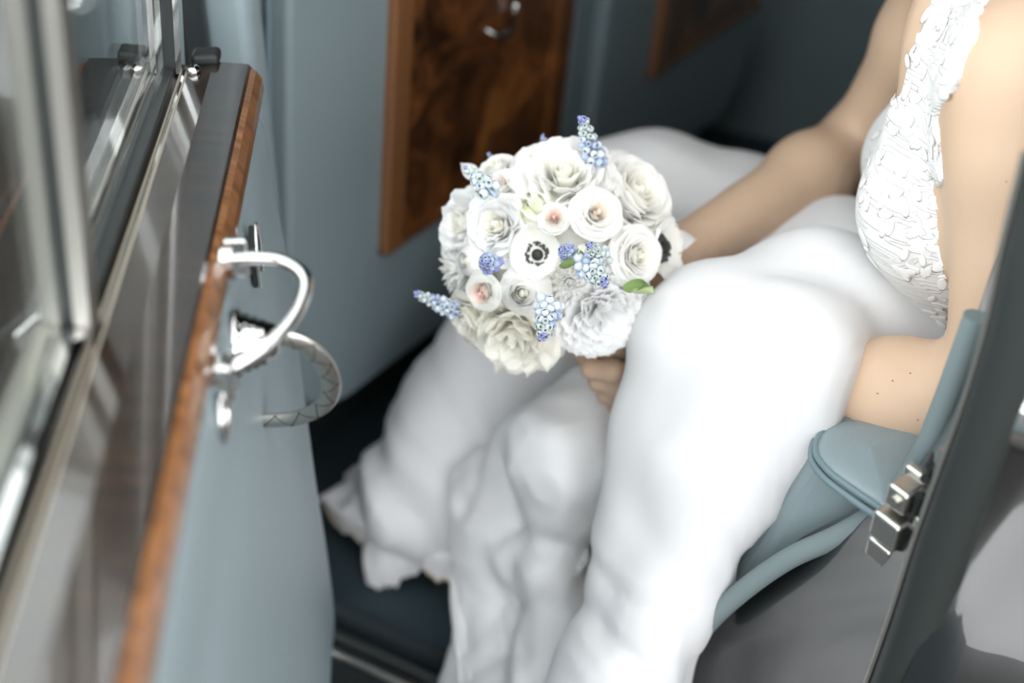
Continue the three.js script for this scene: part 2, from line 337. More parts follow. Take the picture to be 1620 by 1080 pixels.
// ------------------------------------------------------------------ closed front door, seen through the open door's glass
{
  const fd = group('front_door', car); fd.userData.label = 'closed black front door with chrome waist line';
  const net = [[0.8, -0.005], [0.74, 0.022], [0.62, 0.04], [0.42, 0.05], [0.2, 0.03], [0.0, -0.01]].map(([y, dz]) => [-2.08, -1.7, -1.3, -0.94].map((x) => V(x, y, -0.8 + dz)));
  mesh('door_skin', sheetGeo(netRows(net, 12, 16), 0.03), M.paint, fd);
  mesh('waist_moulding', box(-2.08, -0.94, 0.785, 0.812, -0.81, -0.775, 0.008), M.chrome, fd);
  mesh('side_moulding', box(-2.08, -0.94, 0.66, 0.676, -0.775, -0.748, 0.005), M.chrome, fd);
  mesh('window_frame', [box(-0.97, -0.94, 0.81, 1.38, -0.83, -0.8, 0.006), box(-2.08, -2.05, 0.81, 1.38, -0.83, -0.8, 0.006), box(-2.08, -0.94, 1.35, 1.38, -0.83, -0.8, 0.006)], M.chrome, fd);
  mesh('quarter_frame', box(-1.66, -1.645, 0.81, 1.36, -0.825, -0.805, 0.004), M.chrome, fd);
  mesh('window_glass', box(-2.05, -0.97, 0.81, 1.35, -0.817, -0.813), M.glass, fd);
  mesh('door_handle', [box(-1.2, -1.04, 0.705, 0.725, -0.745, -0.725, 0.008), box(-1.07, -1.045, 0.7, 0.73, -0.78, -0.74, 0.006), box(-1.2, -1.18, 0.7, 0.73, -0.78, -0.74, 0.006)], M.chrome, fd);
  const wm = group('wing_mirror', car); wm.userData.label = 'chrome wing mirror';
  mesh('mirror_head', new THREE.SphereGeometry(0.06, 20, 14).scale(0.5, 0.75, 1).translate(-2.0, 0.95, -0.66), M.chrome, wm);
  mesh('mirror_arm', tubeGeo([V(-2.0, 0.79, -0.79), V(-2.0, 0.84, -0.74), V(-2.0, 0.9, -0.68)], 0.009, 12, 8), M.chrome, wm);
}

// ------------------------------------------------------------------ front seats, their backs towards the bride
{
  const RAKE = 6 * Math.PI / 180;
  function frontSeat(label, tableLabel) {
    const s = group('front_seat'); tag(s, label, 'car seat', null, 'front seats');
    // local: origin at the back's foot, x rearwards (towards the bride), z outwards, leaning back by RAKE
    const back = group('seat_back', s); back.rotation.z = -RAKE;
    // shaped shell (plan outline in z,y extruded along x)
    const shell = extrude(roundRect(-0.32, 0, 0.32, 0.86, 0.09), 0.13, 0.03, 5).rotateY(Math.PI / 2).translate(-0.15, 0, 0);
    mesh('shell', shell, M.leather, back);
    const panel = extrude(roundRect(-0.288, 0.02, 0.268, 0.64, 0.12, 10), 0.042, 0.008, 4).rotateY(Math.PI / 2).translate(-0.033, 0, 0);
    mesh('rear_panel', panel, M.leather, back);
    mesh('panel_piping', tubeGeo(roundRect(-0.292, 0.016, 0.272, 0.644, 0.122, 10).map(([a, b]) => V(-0.012, b, -a)), 0.004, 160, 6, true), M.piping, back);
    // folding table let into the back
    const t = group('folding_table', s); t.rotation.z = -RAKE; t.userData.label = tableLabel;
    const z0 = -0.245, z1 = 0.135, y0 = 0.195, y1 = 0.61;
    mesh('table_panel', extrude(roundRect(-z1 + 0.034, y0 + 0.012, -z0 - 0.03, y1 - 0.03, 0.006), 0.006).rotateY(Math.PI / 2).translate(0.004, 0, 0), M.burl, t);
    mesh('frame_rail', box(0, 0.018, y0, y0 + 0.014, z0, z1, 0.004), M.burl, t);
    mesh('frame_rail', box(0, 0.018, y1 - 0.03, y1, z0, z1, 0.004), M.burl, t);
    mesh('frame_stile', box(0, 0.02, y0, y1, z1 - 0.034, z1, 0.004), M.edgeWood, t);
    mesh('frame_stile', box(0, 0.02, y0, y1, z0, z0 + 0.034, 0.004), M.burl, t);
    const pull = mesh('table_handle', [tubeGeo([V(0.0, -0.004, 0.04), V(0.014, -0.012, 0.028), V(0.016, -0.014, 0), V(0.012, 0.004, -0.022), V(0, 0.012, -0.03)], (q) => 0.0035 + 0.002 * Math.sin(q * Math.PI), 24, 8), new THREE.SphereGeometry(0.008, 14, 10).translate(0.008, 0.016, -0.03)], M.chrome, t); pull.position.set(0.012, 0.412, -0.08); pull.scale.setScalar(0.75); pull.userData.label = 'small curved chrome pull';
    mesh('headrest', new RoundedBoxGeometry(0.1, 0.17, 0.3, 5, 0.04).translate(-0.09, 0.98, 0), M.leather, back);
    mesh('headrest_post', [-0.08, 0.08].map((z) => new THREE.CylinderGeometry(0.006, 0.006, 0.1, 10).translate(-0.09, 0.88, z)), M.chrome, back);
    // cushion and plinth below
    mesh('cushion', new RoundedBoxGeometry(0.5, 0.16, 0.6, 5, 0.06).translate(-0.36, 0.1, 0), M.leather, s);
    mesh('plinth', box(-0.55, -0.1, -0.13, 0.02, -0.27, 0.27, 0.01), M.carpet, s);
    return s;
  }
  const a = frontSeat('blue-grey leather front seat with burl folding table on its back beside the open door', 'walnut burl folding table');
  a.position.set(-0.915, 0.255, -1.245);
  const b = frontSeat('blue-grey leather front seat in deep shade next to the far side of the cabin', 'shaded walnut burl folding table');
  b.position.set(-0.915, 0.255, -1.888);
}

// ------------------------------------------------------------------ rear seat with padded side
{
  const rs = group('rear_seat'); tag(rs, 'blue-grey leather rear seat with padded armrest under the bride\'s elbow', 'car seat');
  mesh('cushion', new RoundedBoxGeometry(0.56, 0.2, 1.36, 6, 0.07).translate(0.02, 0.255, -1.66), M.leather, rs);
  const bk = new RoundedBoxGeometry(0.16, 0.7, 1.36, 6, 0.06); bk.rotateZ(-0.22); bk.translate(0.3, 0.62, -1.66);
  mesh('backrest', bk, M.leather, rs);
  mesh('seat_base', box(-0.2, 0.3, FLOOR, 0.2, -2.34, -0.97, 0.02), M.leather, rs);
  // padded side: face follows the seal, rolls over at the top
  const zi = -0.99, zo = -0.85;
  const front = [[1296, 690], [1268, 725], [1240, 770], [1205, 830], [1165, 890], [1128, 945], [1090, 1010], [1060, 1075]].map(([x, y]) => onZ(x, y, zo - 0.02));
  const top = front[0].y;
  const outline = spline([V(front[0].x + 0.03, top + 0.002, 0), ...front.map((p) => V(p.x, p.y, 0))], 40).map((p) => [p.x, p.y]);
  const side = extrude([[0.24, top], ...outline, [-0.3, FLOOR + 0.02], [0.24, FLOOR + 0.02]].reverse(), zo - zi, 0.02, 5).translate(0, 0, zi);
  mesh('side_bolster', side, M.leather, rs);
  // armrest pad on top
  const pd = group('armrest', rs); pd.userData.label = 'smooth leather armrest pad with piped edge';
  const padPx = [[1475, 680], [1420, 668], [1370, 660], [1325, 664], [1298, 684], [1292, 712], [1310, 738], [1345, 765], [1385, 792], [1402, 803], [1430, 780], [1450, 740]];
  const pc = padPx.map(([x, y]) => onY(x, y, top + 0.012));
  const loop = spline(pc, 60, true).slice(0, 60), mid = V(0, 0, 0); loop.forEach((p) => mid.addScaledVector(p, 1 / 60));
  const prow = [];
  for (let j = 0; j <= 8; j++) { const t = j / 8, s = 1 - Math.pow(t, 1.6); prow.push([...loop, loop[0]].map((p) => V(lerp(mid.x, p.x, s), top + 0.006 + 0.014 * Math.sqrt(t), lerp(mid.z, p.z, s)))); }
  mesh('pad', gridGeo(prow), M.leather, pd);
  mesh('piping', tubeGeo(loop.map((p) => V(p.x, top + 0.009, p.z)), 0.0028, 120, 6, true), M.piping, pd);
  const out = loop.map((p) => V(mid.x + (p.x - mid.x) * 1.07, top + 0.004, mid.z + (p.z - mid.z) * 1.1));
  mesh('piping', tubeGeo(out, 0.0028, 120, 6, true), M.piping, pd);
}

// ------------------------------------------------------------------ the open rear door
{
  const d = group('rear_door', car); d.userData.label = 'open rear door with walnut cap and leather lining';
  d.position.set(-0.794, 0, -0.777); d.rotation.y = -53 * Math.PI / 180;
  // local: x from the hinge to the free edge, y up, z outwards; the lining is at negative z
  const B = 0.797, L = 0.86, ZW = 0.022; // ZW: how far the glass stands out from the cap
  const along = (prof, x0, x1, n = 2) => { const rows = []; for (let j = 0; j <= n; j++) rows.push(prof.map(([z, y]) => V(lerp(x0, x1, j / n), y, z))); return rows; };
  const solid = (prof, x0, x1) => extrude(prof.map(([z, y]) => [z, y]), x1 - x0, 0.002, 2).rotateY(Math.PI / 2).scale(1, 1, -1).translate(x0, 0, 0);
  const prism = (poly, x0, x1, bevel = 0.002) => { const g = extrude(poly.map(([z, y]) => [-z, y]), x1 - x0, bevel, 2); g.rotateY(Math.PI / 2); return g.translate(x0, 0, 0); };
  // outer skin
  mesh('door_skin', sheetGeo(netRows([[B - 0.01, 0.05], [0.7, 0.07], [0.5, 0.08], [0.25, 0.075], [0.05, 0.04]].map(([y, z]) => [0.0, 0.3, 0.6, L].map((x) => V(x, y, z))), 8, 12), 0.006), M.paint, d);
  mesh('door_core', box(0.005, L - 0.005, 0.06, B - 0.03, -0.04, 0.03, 0.01), M.black, d);
  // walnut cap: rounded at the hinge end
  const capTop = [[ZW - 0.008, B - 0.002], [ZW - 0.018, B + 0.0005], [-0.015, B + 0.002], [-0.042, B - 0.001], [-0.046, B - 0.006], [-0.046, B - 0.03], [ZW - 0.008, B - 0.03]];
  mesh('wood_cap', prism(capTop, 0.0, L, 0.003), M.capWood, d).userData.label = 'dark polished walnut cap along the top';
  mesh('inlay_line', prism([[-0.0165, B + 0.0003], [-0.0177, B + 0.0018], [-0.0186, B + 0.0003]], 0.01, L - 0.01, 0).translate(0, 0, ZW), M.inlay, d);
  mesh('inlay_line', prism([[-0.0115, B - 0.001], [-0.0126, B + 0.0008], [-0.0135, B - 0.001]], 0.01, L - 0.01, 0).translate(0, 0, ZW), M.inlay, d);
  mesh('wood_edge', prism([[-0.044, B - 0.003], [-0.048, B - 0.005], [-0.052, B - 0.012], [-0.053, B - 0.02], [-0.051, B - 0.029], [-0.044, B - 0.032]], 0.004, L - 0.002, 0.003), M.edgeWood, d).userData.label = 'light golden walnut edge moulding';
  mesh('glass_seal', prism([[-0.009, B - 0.008], [-0.008, B + 0.004], [0, B + 0.006], [0.007, B + 0.004], [0.008, B - 0.008]], 0.0, L, 0.001).translate(0, 0, ZW), M.rubber, d);
  // leather lining with a fuller lower part and upright pleats
  const net = [];
  for (const [y, z] of [[B - 0.029, -0.044], [B - 0.033, -0.051], [0.7, -0.056], [0.66, -0.06], [0.55, -0.064], [0.42, -0.068], [0.3, -0.072], [0.2, -0.07], [0.12, -0.05]]) net.push([0.02, 0.028, 0.04, 0.08, 0.2, 0.4, 0.6, L - 0.02, L - 0.004].map((x, i) => V(x - (y < 0.4 ? 0.03 * sstep(0.4, 0.2, y) * (i < 4 ? 1 : 0.4) : 0), y, i === 0 || i === 8 ? -0.035 : i === 1 ? z + 0.008 : z)));
  const lr = netRows(net, 60, 40);
  for (const row of lr) for (const p of row) { const s = ((p.x / 0.055) % 1 + 1) % 1; p.z += 0.0016 * Math.exp(-Math.pow((s - 0.5) / 0.07, 2)) * sstep(0.62, 0.56, p.y) * sstep(0.06, 0.1, p.x); }
  mesh('leather_lining', sheetGeo(lr, 0.004), M.leather, d);
  // window frame leaning in
  const lean = (g) => { const p = g.attributes.position; for (let i = 0; i < p.count; i++) p.setZ(i, p.getZ(i) - 0.07 * Math.max(0, p.getY(i) - B)); g.computeVertexNormals(); return g; };
  const post = (x, w, z0, z1, m, nm) => mesh(nm, lean(new THREE.BoxGeometry(w, 0.56, z1 - z0, 1, 6, 1).translate(x, B + 0.28, ZW + (z0 + z1) / 2)), m, d);
  post(0.012, 0.022, -0.014, -0.0095, M.chrome, 'frame_post'); post(0.011, 0.02, -0.0095, 0.0, M.black, 'glass_channel'); post(0.012, 0.022, 0.0, 0.0055, M.chrome, 'frame_post');
  const dp = post;
  dp(0.416, 0.026, -0.014, -0.0055, M.satin, 'divider_bar'); dp(0.415, 0.022, -0.0055, 0.003, M.rubber, 'divider_channel'); dp(0.416, 0.026, 0.003, 0.012, M.satin, 'divider_bar');
  mesh('quarter_sill', prism([[-0.012, B], [-0.012, B + 0.009], [-0.008, B + 0.012], [-0.002, B + 0.012], [0, B]], 0.43, L, 0.001).translate(0, 0, ZW), M.chrome, d);
  mesh('quarter_sill', prism([[0.001, B], [0.001, B + 0.012], [0.012, B + 0.016], [0.018, B + 0.008], [0.02, B]], 0.43, L, 0.001).translate(0, 0, ZW), M.brushed, d);
  mesh('waist_moulding', prism([[0.008, B - 0.004], [0.009, B + 0.007], [0.02, B + 0.006], [0.034, B - 0.006], [0.034, B - 0.016]], 0.0, 0.405, 0.001).translate(0, 0, ZW), M.chrome, d);
  post(L - 0.01, 0.02, -0.012, 0.01, M.chrome, 'frame_post');
  const head = new THREE.BoxGeometry(L, 0.02, 0.022).translate(L / 2, B + 0.56, ZW - 0.001); mesh('frame_header', lean(head), M.chrome, d);
  mesh('window_glass', lean(new THREE.BoxGeometry(0.378, 0.555, 0.004, 1, 6, 1).translate(0.2125, B + 0.28, ZW)), M.glass, d);
  mesh('quarter_glass', lean(new THREE.BoxGeometry(L - 0.455, 0.545, 0.004, 1, 6, 1).translate((L + 0.415) / 2, B + 0.283, ZW)), M.glass, d);
  mesh('hinge_cap', box(-0.012, 0.01, B + 0.0, B + 0.01, -0.02, 0.002, 0.004), M.black, d);
  mesh('corner_plate', [new THREE.SphereGeometry(0.007, 12, 8).scale(1, 0.7, 0.8).translate(0.024, B + 0.003, -0.002)], M.chrome, d);
  // chrome pull handle on the wood edge
  {
    const zb = -0.05;
    mesh('pull_handle', [
      tubeGeo([V(0.318, 0.788, zb), V(0.32, 0.789, zb - 0.018), V(0.326, 0.789, zb - 0.038), V(0.342, 0.786, zb - 0.0515), V(0.364, 0.779, zb - 0.049), V(0.386, 0.772, zb - 0.036), V(0.405, 0.767, zb - 0.016), V(0.414, 0.765, zb - 0.002)], (t) => 0.0052 - 0.0012 * Math.sin(t * Math.PI), 60, 12),
      new THREE.CylinderGeometry(0.0095, 0.012, 0.008, 20).rotateX(Math.PI / 2).translate(0.318, 0.786, zb - 0.003), new RoundedBoxGeometry(0.006, 0.026, 0.014, 3, 0.002).translate(0.318, 0.789, zb - 0.009),
      new THREE.CylinderGeometry(0.01, 0.013, 0.008, 20).rotateX(Math.PI / 2).translate(0.416, 0.764, zb - 0.003), new RoundedBoxGeometry(0.018, 0.024, 0.012, 3, 0.003).translate(0.418, 0.766, zb - 0.008),
    ], M.chrome, d).userData.label = 'curved chrome pull handle';
    mesh('escutcheon', new THREE.TorusGeometry(0.013, 0.003, 8, 24).translate(0.425, 0.745, zb - 0.006), M.chrome, d);
  }
  // window winder: ribbed boss with a looped lever standing off the lining
  {
    const o = V(0.335, 0.738, -0.054);
    const lt = [[0.021, 0], [0.022, 0.003], [0.0185, 0.005], [0.0185, 0.009], [0.0165, 0.01], [0.0165, 0.014], [0.0145, 0.015], [0.0145, 0.019], [0.0125, 0.02], [0.011, 0.025], [0.006, 0.029], [0.0001, 0.03]].map(([r, z]) => new THREE.Vector2(r, z));
    mesh('winder_boss', new THREE.LatheGeometry(lt, 32).rotateX(-Math.PI / 2).translate(o.x, o.y, o.z), M.chrome, d).userData.label = 'ribbed chrome winder boss';
    const path = [V(0, 0.004, -0.024), V(-0.004, -0.004, -0.04), V(-0.01, -0.022, -0.052), V(-0.02, -0.048, -0.056), V(-0.03, -0.07, -0.048), V(-0.038, -0.084, -0.03), V(-0.042, -0.088, -0.002)].map((p) => p.add(o));
    const n = 48, cv = new THREE.CatmullRomCurve3(path), rows = [], vein = [];
    const frame = (t) => { const p = cv.getPointAt(t), tg = cv.getTangentAt(t), sd = V(1, 0, 0).addScaledVector(tg, -tg.x).normalize(), nn = new THREE.Vector3().crossVectors(tg, sd); return [p, sd, nn]; };
    for (let j = 0; j <= n; j++) { const [p, sd, nn] = frame(j / n), row = []; for (let i = 0; i <= 12; i++) { const a = i / 12 * 2 * Math.PI; row.push(p.clone().addScaledVector(sd, Math.cos(a) * 0.0026).addScaledVector(nn, Math.sin(a) * (0.0055 + 0.001 * Math.sin(j / n * Math.PI)))); } rows.push(row); }
    mesh('winder_lever', gridGeo(rows), M.brushed, d).userData.label = 'curved lever with engraved scales';
    for (let j = 1; j < 15; j++) { const q = (t, w) => { const [p, sd, nn] = frame(clamp(t, 0, 1)); return p.clone().addScaledVector(sd, 0.0026 * Math.sqrt(1 - Math.min(0.99, (w / 0.0062) ** 2)) + 0.0001).addScaledVector(nn, w); }; const t = j / 15, s = j % 2 ? 1 : -1; vein.push(tubeGeo([q(t - 0.035, -0.005 * s), q(t + 0.01, 0), q(t + 0.045, 0.005 * s)], 0.0004, 6, 4)); }
    mesh('winder_engraving', vein, M.rubber, d).userData.kind = 'stuff';
  }
  // small lock pull further up the lining
  {
    const k = V(0.225, 0.742, -0.052);
    mesh('lock_shield', extrude([[-0.012, -0.02], [0.012, -0.02], [0.01, 0.008], [0, 0.022], [-0.01, 0.008]], 0.004, 0.0015).translate(k.x, k.y, k.z - 0.008), M.black, d);
    mesh('lock_rim', tubeGeo([V(-0.012, -0.02, -0.009), V(-0.011, 0.008, -0.009), V(0, 0.023, -0.009), V(0.011, 0.008, -0.009), V(0.012, -0.02, -0.009)].map((p) => p.add(k)), 0.0012, 40, 6), M.chrome, d);
  }
}
// ------------------------------------------------------------------ the bride
{
  const bride = group('person'); tag(bride, 'seated person in a white lace wedding dress with a full skirt, holding a bouquet', 'person');
  bride.position.set(0, 0, 0);
  const cap = (a, b, r1, r2) => cone(a, b, r1, r2);
  // joints
  const shN = P(1640, 118, 0.985), elN = P(1580, 640, 1.05), wrN = P(1090, 598, 1.22);
  const shF = P(1530, -30, 1.27), elF = P(1362, 232, 1.45), wrF = P(1072, 408, 1.29);
  const hip = V(-0.05, 0.44, -1.12), waist = V(-0.12, 0.575, -1.12), chest = V(-0.205, 0.72, -1.11), neck0 = V(-0.255, 0.85, -1.125), neck1 = V(-0.285, 0.945, -1.125);
  const side = V(0.1, 0.04, 0.3).normalize(), front = V(-0.95, 0, 0.3).normalize();
  const off = (p, s, f, u = 0) => p.clone().addScaledVector(side, s).addScaledVector(front, f).add(V(0, u, 0));
  const torso = [
    cap(off(hip, 0.07, 0), off(hip, -0.07, 0), 0.115, 0.115),
    cap(off(waist, 0.04, 0), off(waist, -0.04, 0), 0.088, 0.088),
    cap(off(chest, 0.055, -0.01), off(chest, -0.055, -0.01), 0.09, 0.09),
    cap(off(neck0, 0.1, -0.005, -0.045), off(neck0, -0.1, -0.005, -0.045), 0.055, 0.055),
    cap(P(1464, 182, 1.09), P(1514, 60, 1.08), 0.022, 0.027), cap(P(1514, 60, 1.08), P(1540, -50, 1.07), 0.027, 0.03), cap(hip, waist, 0.11, 0.092), cap(off(chest, 0.03, 0.05, -0.06), P(1490, 545, 1.24), 0.055, 0.06), cap(waist, chest, 0.09, 0.095), cap(chest, neck0, 0.09, 0.05),
  ];
  const bust = [ball(off(chest, 0.065, 0.075, -0.022), 0.06, 0.058, 0.06), ball(off(chest, -0.065, 0.075, -0.022), 0.06, 0.058, 0.06)];
  const torsoF = blend([...torso, ...bust], 0.045);
  const arms = [
    cap(shN, shN.clone().lerp(elN, 0.22), 0.052, 0.05), cap(shN.clone().lerp(elN, 0.22), elN, 0.05, 0.0385), cap(elN, elN.clone().lerp(wrN, 0.3), 0.0375, 0.04), cap(elN.clone().lerp(wrN, 0.3), wrN, 0.04, 0.024),
    cap(shF, shF.clone().lerp(elF, 0.3), 0.05, 0.046), cap(shF.clone().lerp(elF, 0.3), elF, 0.046, 0.037), cap(elF, elF.clone().lerp(wrF, 0.3), 0.037, 0.039), cap(elF.clone().lerp(wrF, 0.3), wrF, 0.039, 0.0265),
    cap(off(neck0, 0.05, 0, -0.02), shN, 0.045, 0.05), cap(off(chest, 0.07, 0.035, 0.03), shN, 0.05, 0.045), cap(off(neck0, -0.05, 0, -0.02), shF, 0.045, 0.048),
  ];
  const kneeN = P(1128, 548, 1.195), ankN = V(-0.46, 0.17, -0.93), kneeF = P(1045, 300, 1.54), ankF = V(-0.74, 0.18, -1.12);
  const legs = [
    cap(off(hip, 0.06, 0), kneeN, 0.06, 0.042), cap(kneeN, ankN, 0.04, 0.026), cap(ankN, ankN.clone().add(V(-0.13, -0.025, 0.01)), 0.028, 0.02),
    cap(off(hip, -0.08, 0), P(1290, 375, 1.53), 0.06, 0.05), cap(P(1290, 375, 1.53), kneeF, 0.05, 0.04), cap(kneeF, P(850, 560, 1.57), 0.04, 0.04), cap(P(850, 560, 1.57), ankF, 0.04, 0.028), cap(ankF, ankF.clone().add(V(-0.11, -0.035, 0)), 0.028, 0.02),
  ];
  // head, looking down over the bouquet
  const hd = V(-0.325, 1.045, -1.115), fx = V(-0.9, -0.3, 0.25).normalize(), fs = new THREE.Vector3().crossVectors(V(0, 1, 0), fx).normalize(), fu = new THREE.Vector3().crossVectors(fx, fs).normalize();
  const hp = (a, s, u) => hd.clone().addScaledVector(fx, a).addScaledVector(fs, s).addScaledVector(fu, u);
  const headF = blend([
    ball(hp(-0.012, 0, 0.028), 0.086, 0.088, 0.076), cap(hp(0.03, 0, -0.02), hp(0.052, 0, -0.078), 0.058, 0.03), cap(hp(0.02, 0.035, -0.05), hp(0.02, -0.035, -0.05), 0.035, 0.035),
    cap(hp(0.078, 0, 0.012), hp(0.1, 0, -0.022), 0.008, 0.012), cap(hp(0.076, 0.016, -0.052), hp(0.076, -0.016, -0.052), 0.0085, 0.0085), cap(hp(0.06, 0.03, -0.012), hp(0.068, 0.02, -0.02), 0.022, 0.018), cap(hp(0.06, -0.03, -0.012), hp(0.068, -0.02, -0.02), 0.022, 0.018),
    cap(hp(0.067, 0.032, 0.026), hp(0.072, 0.014, 0.024), 0.014, 0.012), cap(hp(0.067, -0.032, 0.026), hp(0.072, -0.014, 0.024), 0.014, 0.012),
    ball(hp(-0.01, 0.078, -0.005), 0.016, 0.028, 0.009), ball(hp(-0.01, -0.078, -0.005), 0.016, 0.028, 0.009),
  ], 0.016);
  const bodyF = blend([torsoF, ...arms, ...legs, cap(neck0, neck1, 0.05, 0.047), cap(neck1, hp(-0.02, 0, -0.03), 0.047, 0.05)], 0.03);
  const bodyGeo = sdfGeo(bodyF, V(-0.92, 0.08, -1.48), V(0.14, 1.06, -0.8), 0.0075);
  const headGeo = sdfGeo(headF, V(-0.5, 0.9, -1.25), V(-0.18, 1.2, -0.98), 0.0038);
  // hands: palm and five chained fingers round the stems
  function hand(wrist, grip, axis, out, flip) { // wrist point, centre of the grip, direction of the gripped stem, direction away from the stem towards the back of the hand
    const A = axis.clone().normalize(), O = out.clone().addScaledVector(A, -out.dot(A)).normalize(), T = new THREE.Vector3().crossVectors(A, O).multiplyScalar(flip);
    const rad = 0.022, at = (deg, r, s) => { const q = deg * Math.PI / 180; return grip.clone().addScaledVector(O, Math.cos(q) * r).addScaledVector(T, Math.sin(q) * r).addScaledVector(A, s); };
    const parts = [cap(wrist, at(-40, rad + 0.014, 0), 0.0235, 0.02)];
    [[-0.03, 0.0085, 0.94], [-0.01, 0.009, 1.06], [0.0105, 0.009, 1], [0.03, 0.0078, 0.84]].forEach(([s, r, l]) => {
      const degs = [-30, 12, 12 + 62 * l, 12 + 108 * l, 12 + 140 * l];
      for (let k = 0; k < 4; k++) parts.push(cap(at(degs[k], rad + r + (k === 0 ? 0.003 : 0.001), s), at(degs[k + 1], rad + r + 0.001, s * (1 - 0.04 * k)), r + (k === 0 ? 0.003 : 0), r * (k === 3 ? 0.82 : 0.95)));
    });
    parts.push(cap(at(-55, rad + 0.012, -0.008), at(-85, rad + 0.011, -0.034), 0.0125, 0.0105), cap(at(-85, rad + 0.011, -0.034), at(-130, rad + 0.01, -0.046), 0.0105, 0.0095), cap(at(-130, rad + 0.01, -0.046), at(-172, rad + 0.009, -0.05), 0.0095, 0.0075));
    const f = blend(parts, 0.006), c = grip;
    const lo = V(Math.min(c.x, wrist.x) - 0.075, Math.min(c.y, wrist.y) - 0.075, Math.min(c.z, wrist.z) - 0.075), hi = V(Math.max(c.x, wrist.x) + 0.075, Math.max(c.y, wrist.y) + 0.075, Math.max(c.z, wrist.z) + 0.075);
    return sdfGeo(f, lo, hi, 0.0029);
  }
  const stemTop = P(905, 440, 1.2), stemEnd = P(1005, 600, 1.31), ax = stemEnd.clone().sub(stemTop).normalize();
  const gN = stemTop.clone().lerp(stemEnd, 0.8), gF = stemTop.clone().lerp(stemEnd, 0.42);
  const handN = hand(wrN, gN, ax, V(0.1, -0.7, 0.7), 1), handF = hand(wrF, gF, ax, V(0.5, 0.6, -0.3), -1);
  mesh('body', [bodyGeo, headGeo, handN, handF], M.skin, bride);
  for (const [x, y] of [[1592, 287], [1412, 602], [1388, 622], [1440, 590], [1452, 664]]) { const rd = ray(x, y); let t = 0.75; for (let k = 0; k < 90; k++) { const p = EYE.clone().addScaledVector(rd, t), dd = bodyF(p.x, p.y, p.z); if (dd < 0.0003) break; t += Math.max(0.0003, dd * 0.7); } const p = EYE.clone().addScaledVector(rd, t); mesh('mole', new THREE.SphereGeometry(0.0005, 8, 6).translate(p.x, p.y, p.z), M.hair, bride); }
  // features of the face and the hair
  mesh('eye', [0.03, -0.03].map((s) => new THREE.SphereGeometry(0.0115, 16, 12).scale(1, 0.55, 1).translate(...hp(0.07, s, 0.006).toArray())), M.eye, bride);
  mesh('lips', new THREE.SphereGeometry(0.013, 16, 10).scale(0.6, 0.42, 1.25).translate(...hp(0.08, 0, -0.052).toArray()), M.lip, bride);
  const hairF = blend([ball(hp(-0.03, 0, 0.04), 0.092, 0.088, 0.088), ball(hp(-0.105, 0, 0.0), 0.055, 0.055, 0.06), cap(hp(-0.02, 0.075, 0.02), hp(-0.05, 0.06, -0.05), 0.022, 0.02), cap(hp(-0.02, -0.075, 0.02), hp(-0.05, -0.06, -0.05), 0.022, 0.02)], 0.03);
  const hairCut = (x, y, z) => { const dx = x - hd.x, dy = y - hd.y, dz = z - hd.z; const a = dx * fx.x + dy * fx.y + dz * fx.z, u = dx * fu.x + dy * fu.y + dz * fu.z; return Math.max(hairF(x, y, z) + 0.0018 * Math.sin(140 * (a * 0.6 + u)) , a * 0.8 - u * 0.55 - 0.012); };
  mesh('hair', sdfGeo(hairCut, V(-0.5, 0.88, -1.26), V(-0.1, 1.22, -0.97), 0.005), M.hair, bride);
  const lk = P(1468, 2, 1.15); mesh('hair_lock', tubeGeo([hp(-0.02, -0.07, -0.02), hp(0.02, -0.072, -0.07), lk.clone().add(V(0.004, 0.05, -0.01)), lk], (t) => 0.004 * (1 - t) + 0.0012, 24, 7), M.hair, bride);

  // bodice: a skin of lace over the torso, cut along the neckline, with wide shoulder straps
  const shoulderF = bodyF;
  const touch = (px, py) => { const rd = ray(px, py); let t = 0.8; for (let k = 0; k < 120 && t < 1.6; k++) { const p = EYE.clone().addScaledVector(rd, t), dd = shoulderF(p.x, p.y, p.z); if (dd < 0.0006) return p; t += Math.max(0.0006, dd * 0.7); } return EYE.clone().addScaledVector(rd, 1.12); };
  // each strap is a web of points lying on chest and shoulder
  const cols = [0, 0.25, 0.5, 0.75, 1].map((k) => [[1385, 1484, 262], [1398, 1480, 225], [1420, 1476, 180], [1448, 1506, 120], [1470, 1528, 60], [1490, 1550, 5], [1508, 1574, -60], [1528, 1600, -130]].map(([l, r, y]) => touch(lerp(l, r, k), y))); // a point that slips past the edge of the chest is brought back to it
  for (let i = 0; i < cols[0].length; i++) for (const k of [1, 0]) { const a = cols[k][i].clone().sub(EYE), m = cols[k + 1][i].clone().sub(EYE), ma = a.dot(FWD), mm = m.dot(FWD); if (ma > mm + 0.035) cols[k][i].copy(EYE).addScaledVector(a, (mm + 0.012) / ma); }
  const web = (cs) => { const l = []; for (const cl of cs) for (let i = 0; i < cl.length - 1; i++) l.push(cap(cl[i], cl[i + 1], 0.0105, 0.0105)); return blend(l, 0.008); };
  const bandN = web(cols), farStrap = [off(chest, -0.07, 0.07, 0.02), off(chest, -0.08, 0.05, 0.09), off(neck0, -0.08, 0.02, 0.0), off(neck0, -0.078, -0.03, 0.02)], bandF = web([0, 0.5, 1].map((k) => farStrap.map((p) => p.clone().addScaledVector(side, 0.02 - 0.04 * k))));
  const cupTop = (x, y, z) => { const s = (x - chest.x) * side.x + (z - chest.z) * side.z; const f = (x - chest.x) * front.x + (z - chest.z) * front.z; return y - (chest.y + 0.03 + 0.05 * sstep(0.0, 0.08, Math.abs(s)) * sstep(-0.02, 0.06, f) - 0.1 * sstep(0.02, -0.06, f)); };
  const lift = (x, y, z) => 0.0035 + 0.001 * fbm(x * 60, y * 60, z * 60, 2);
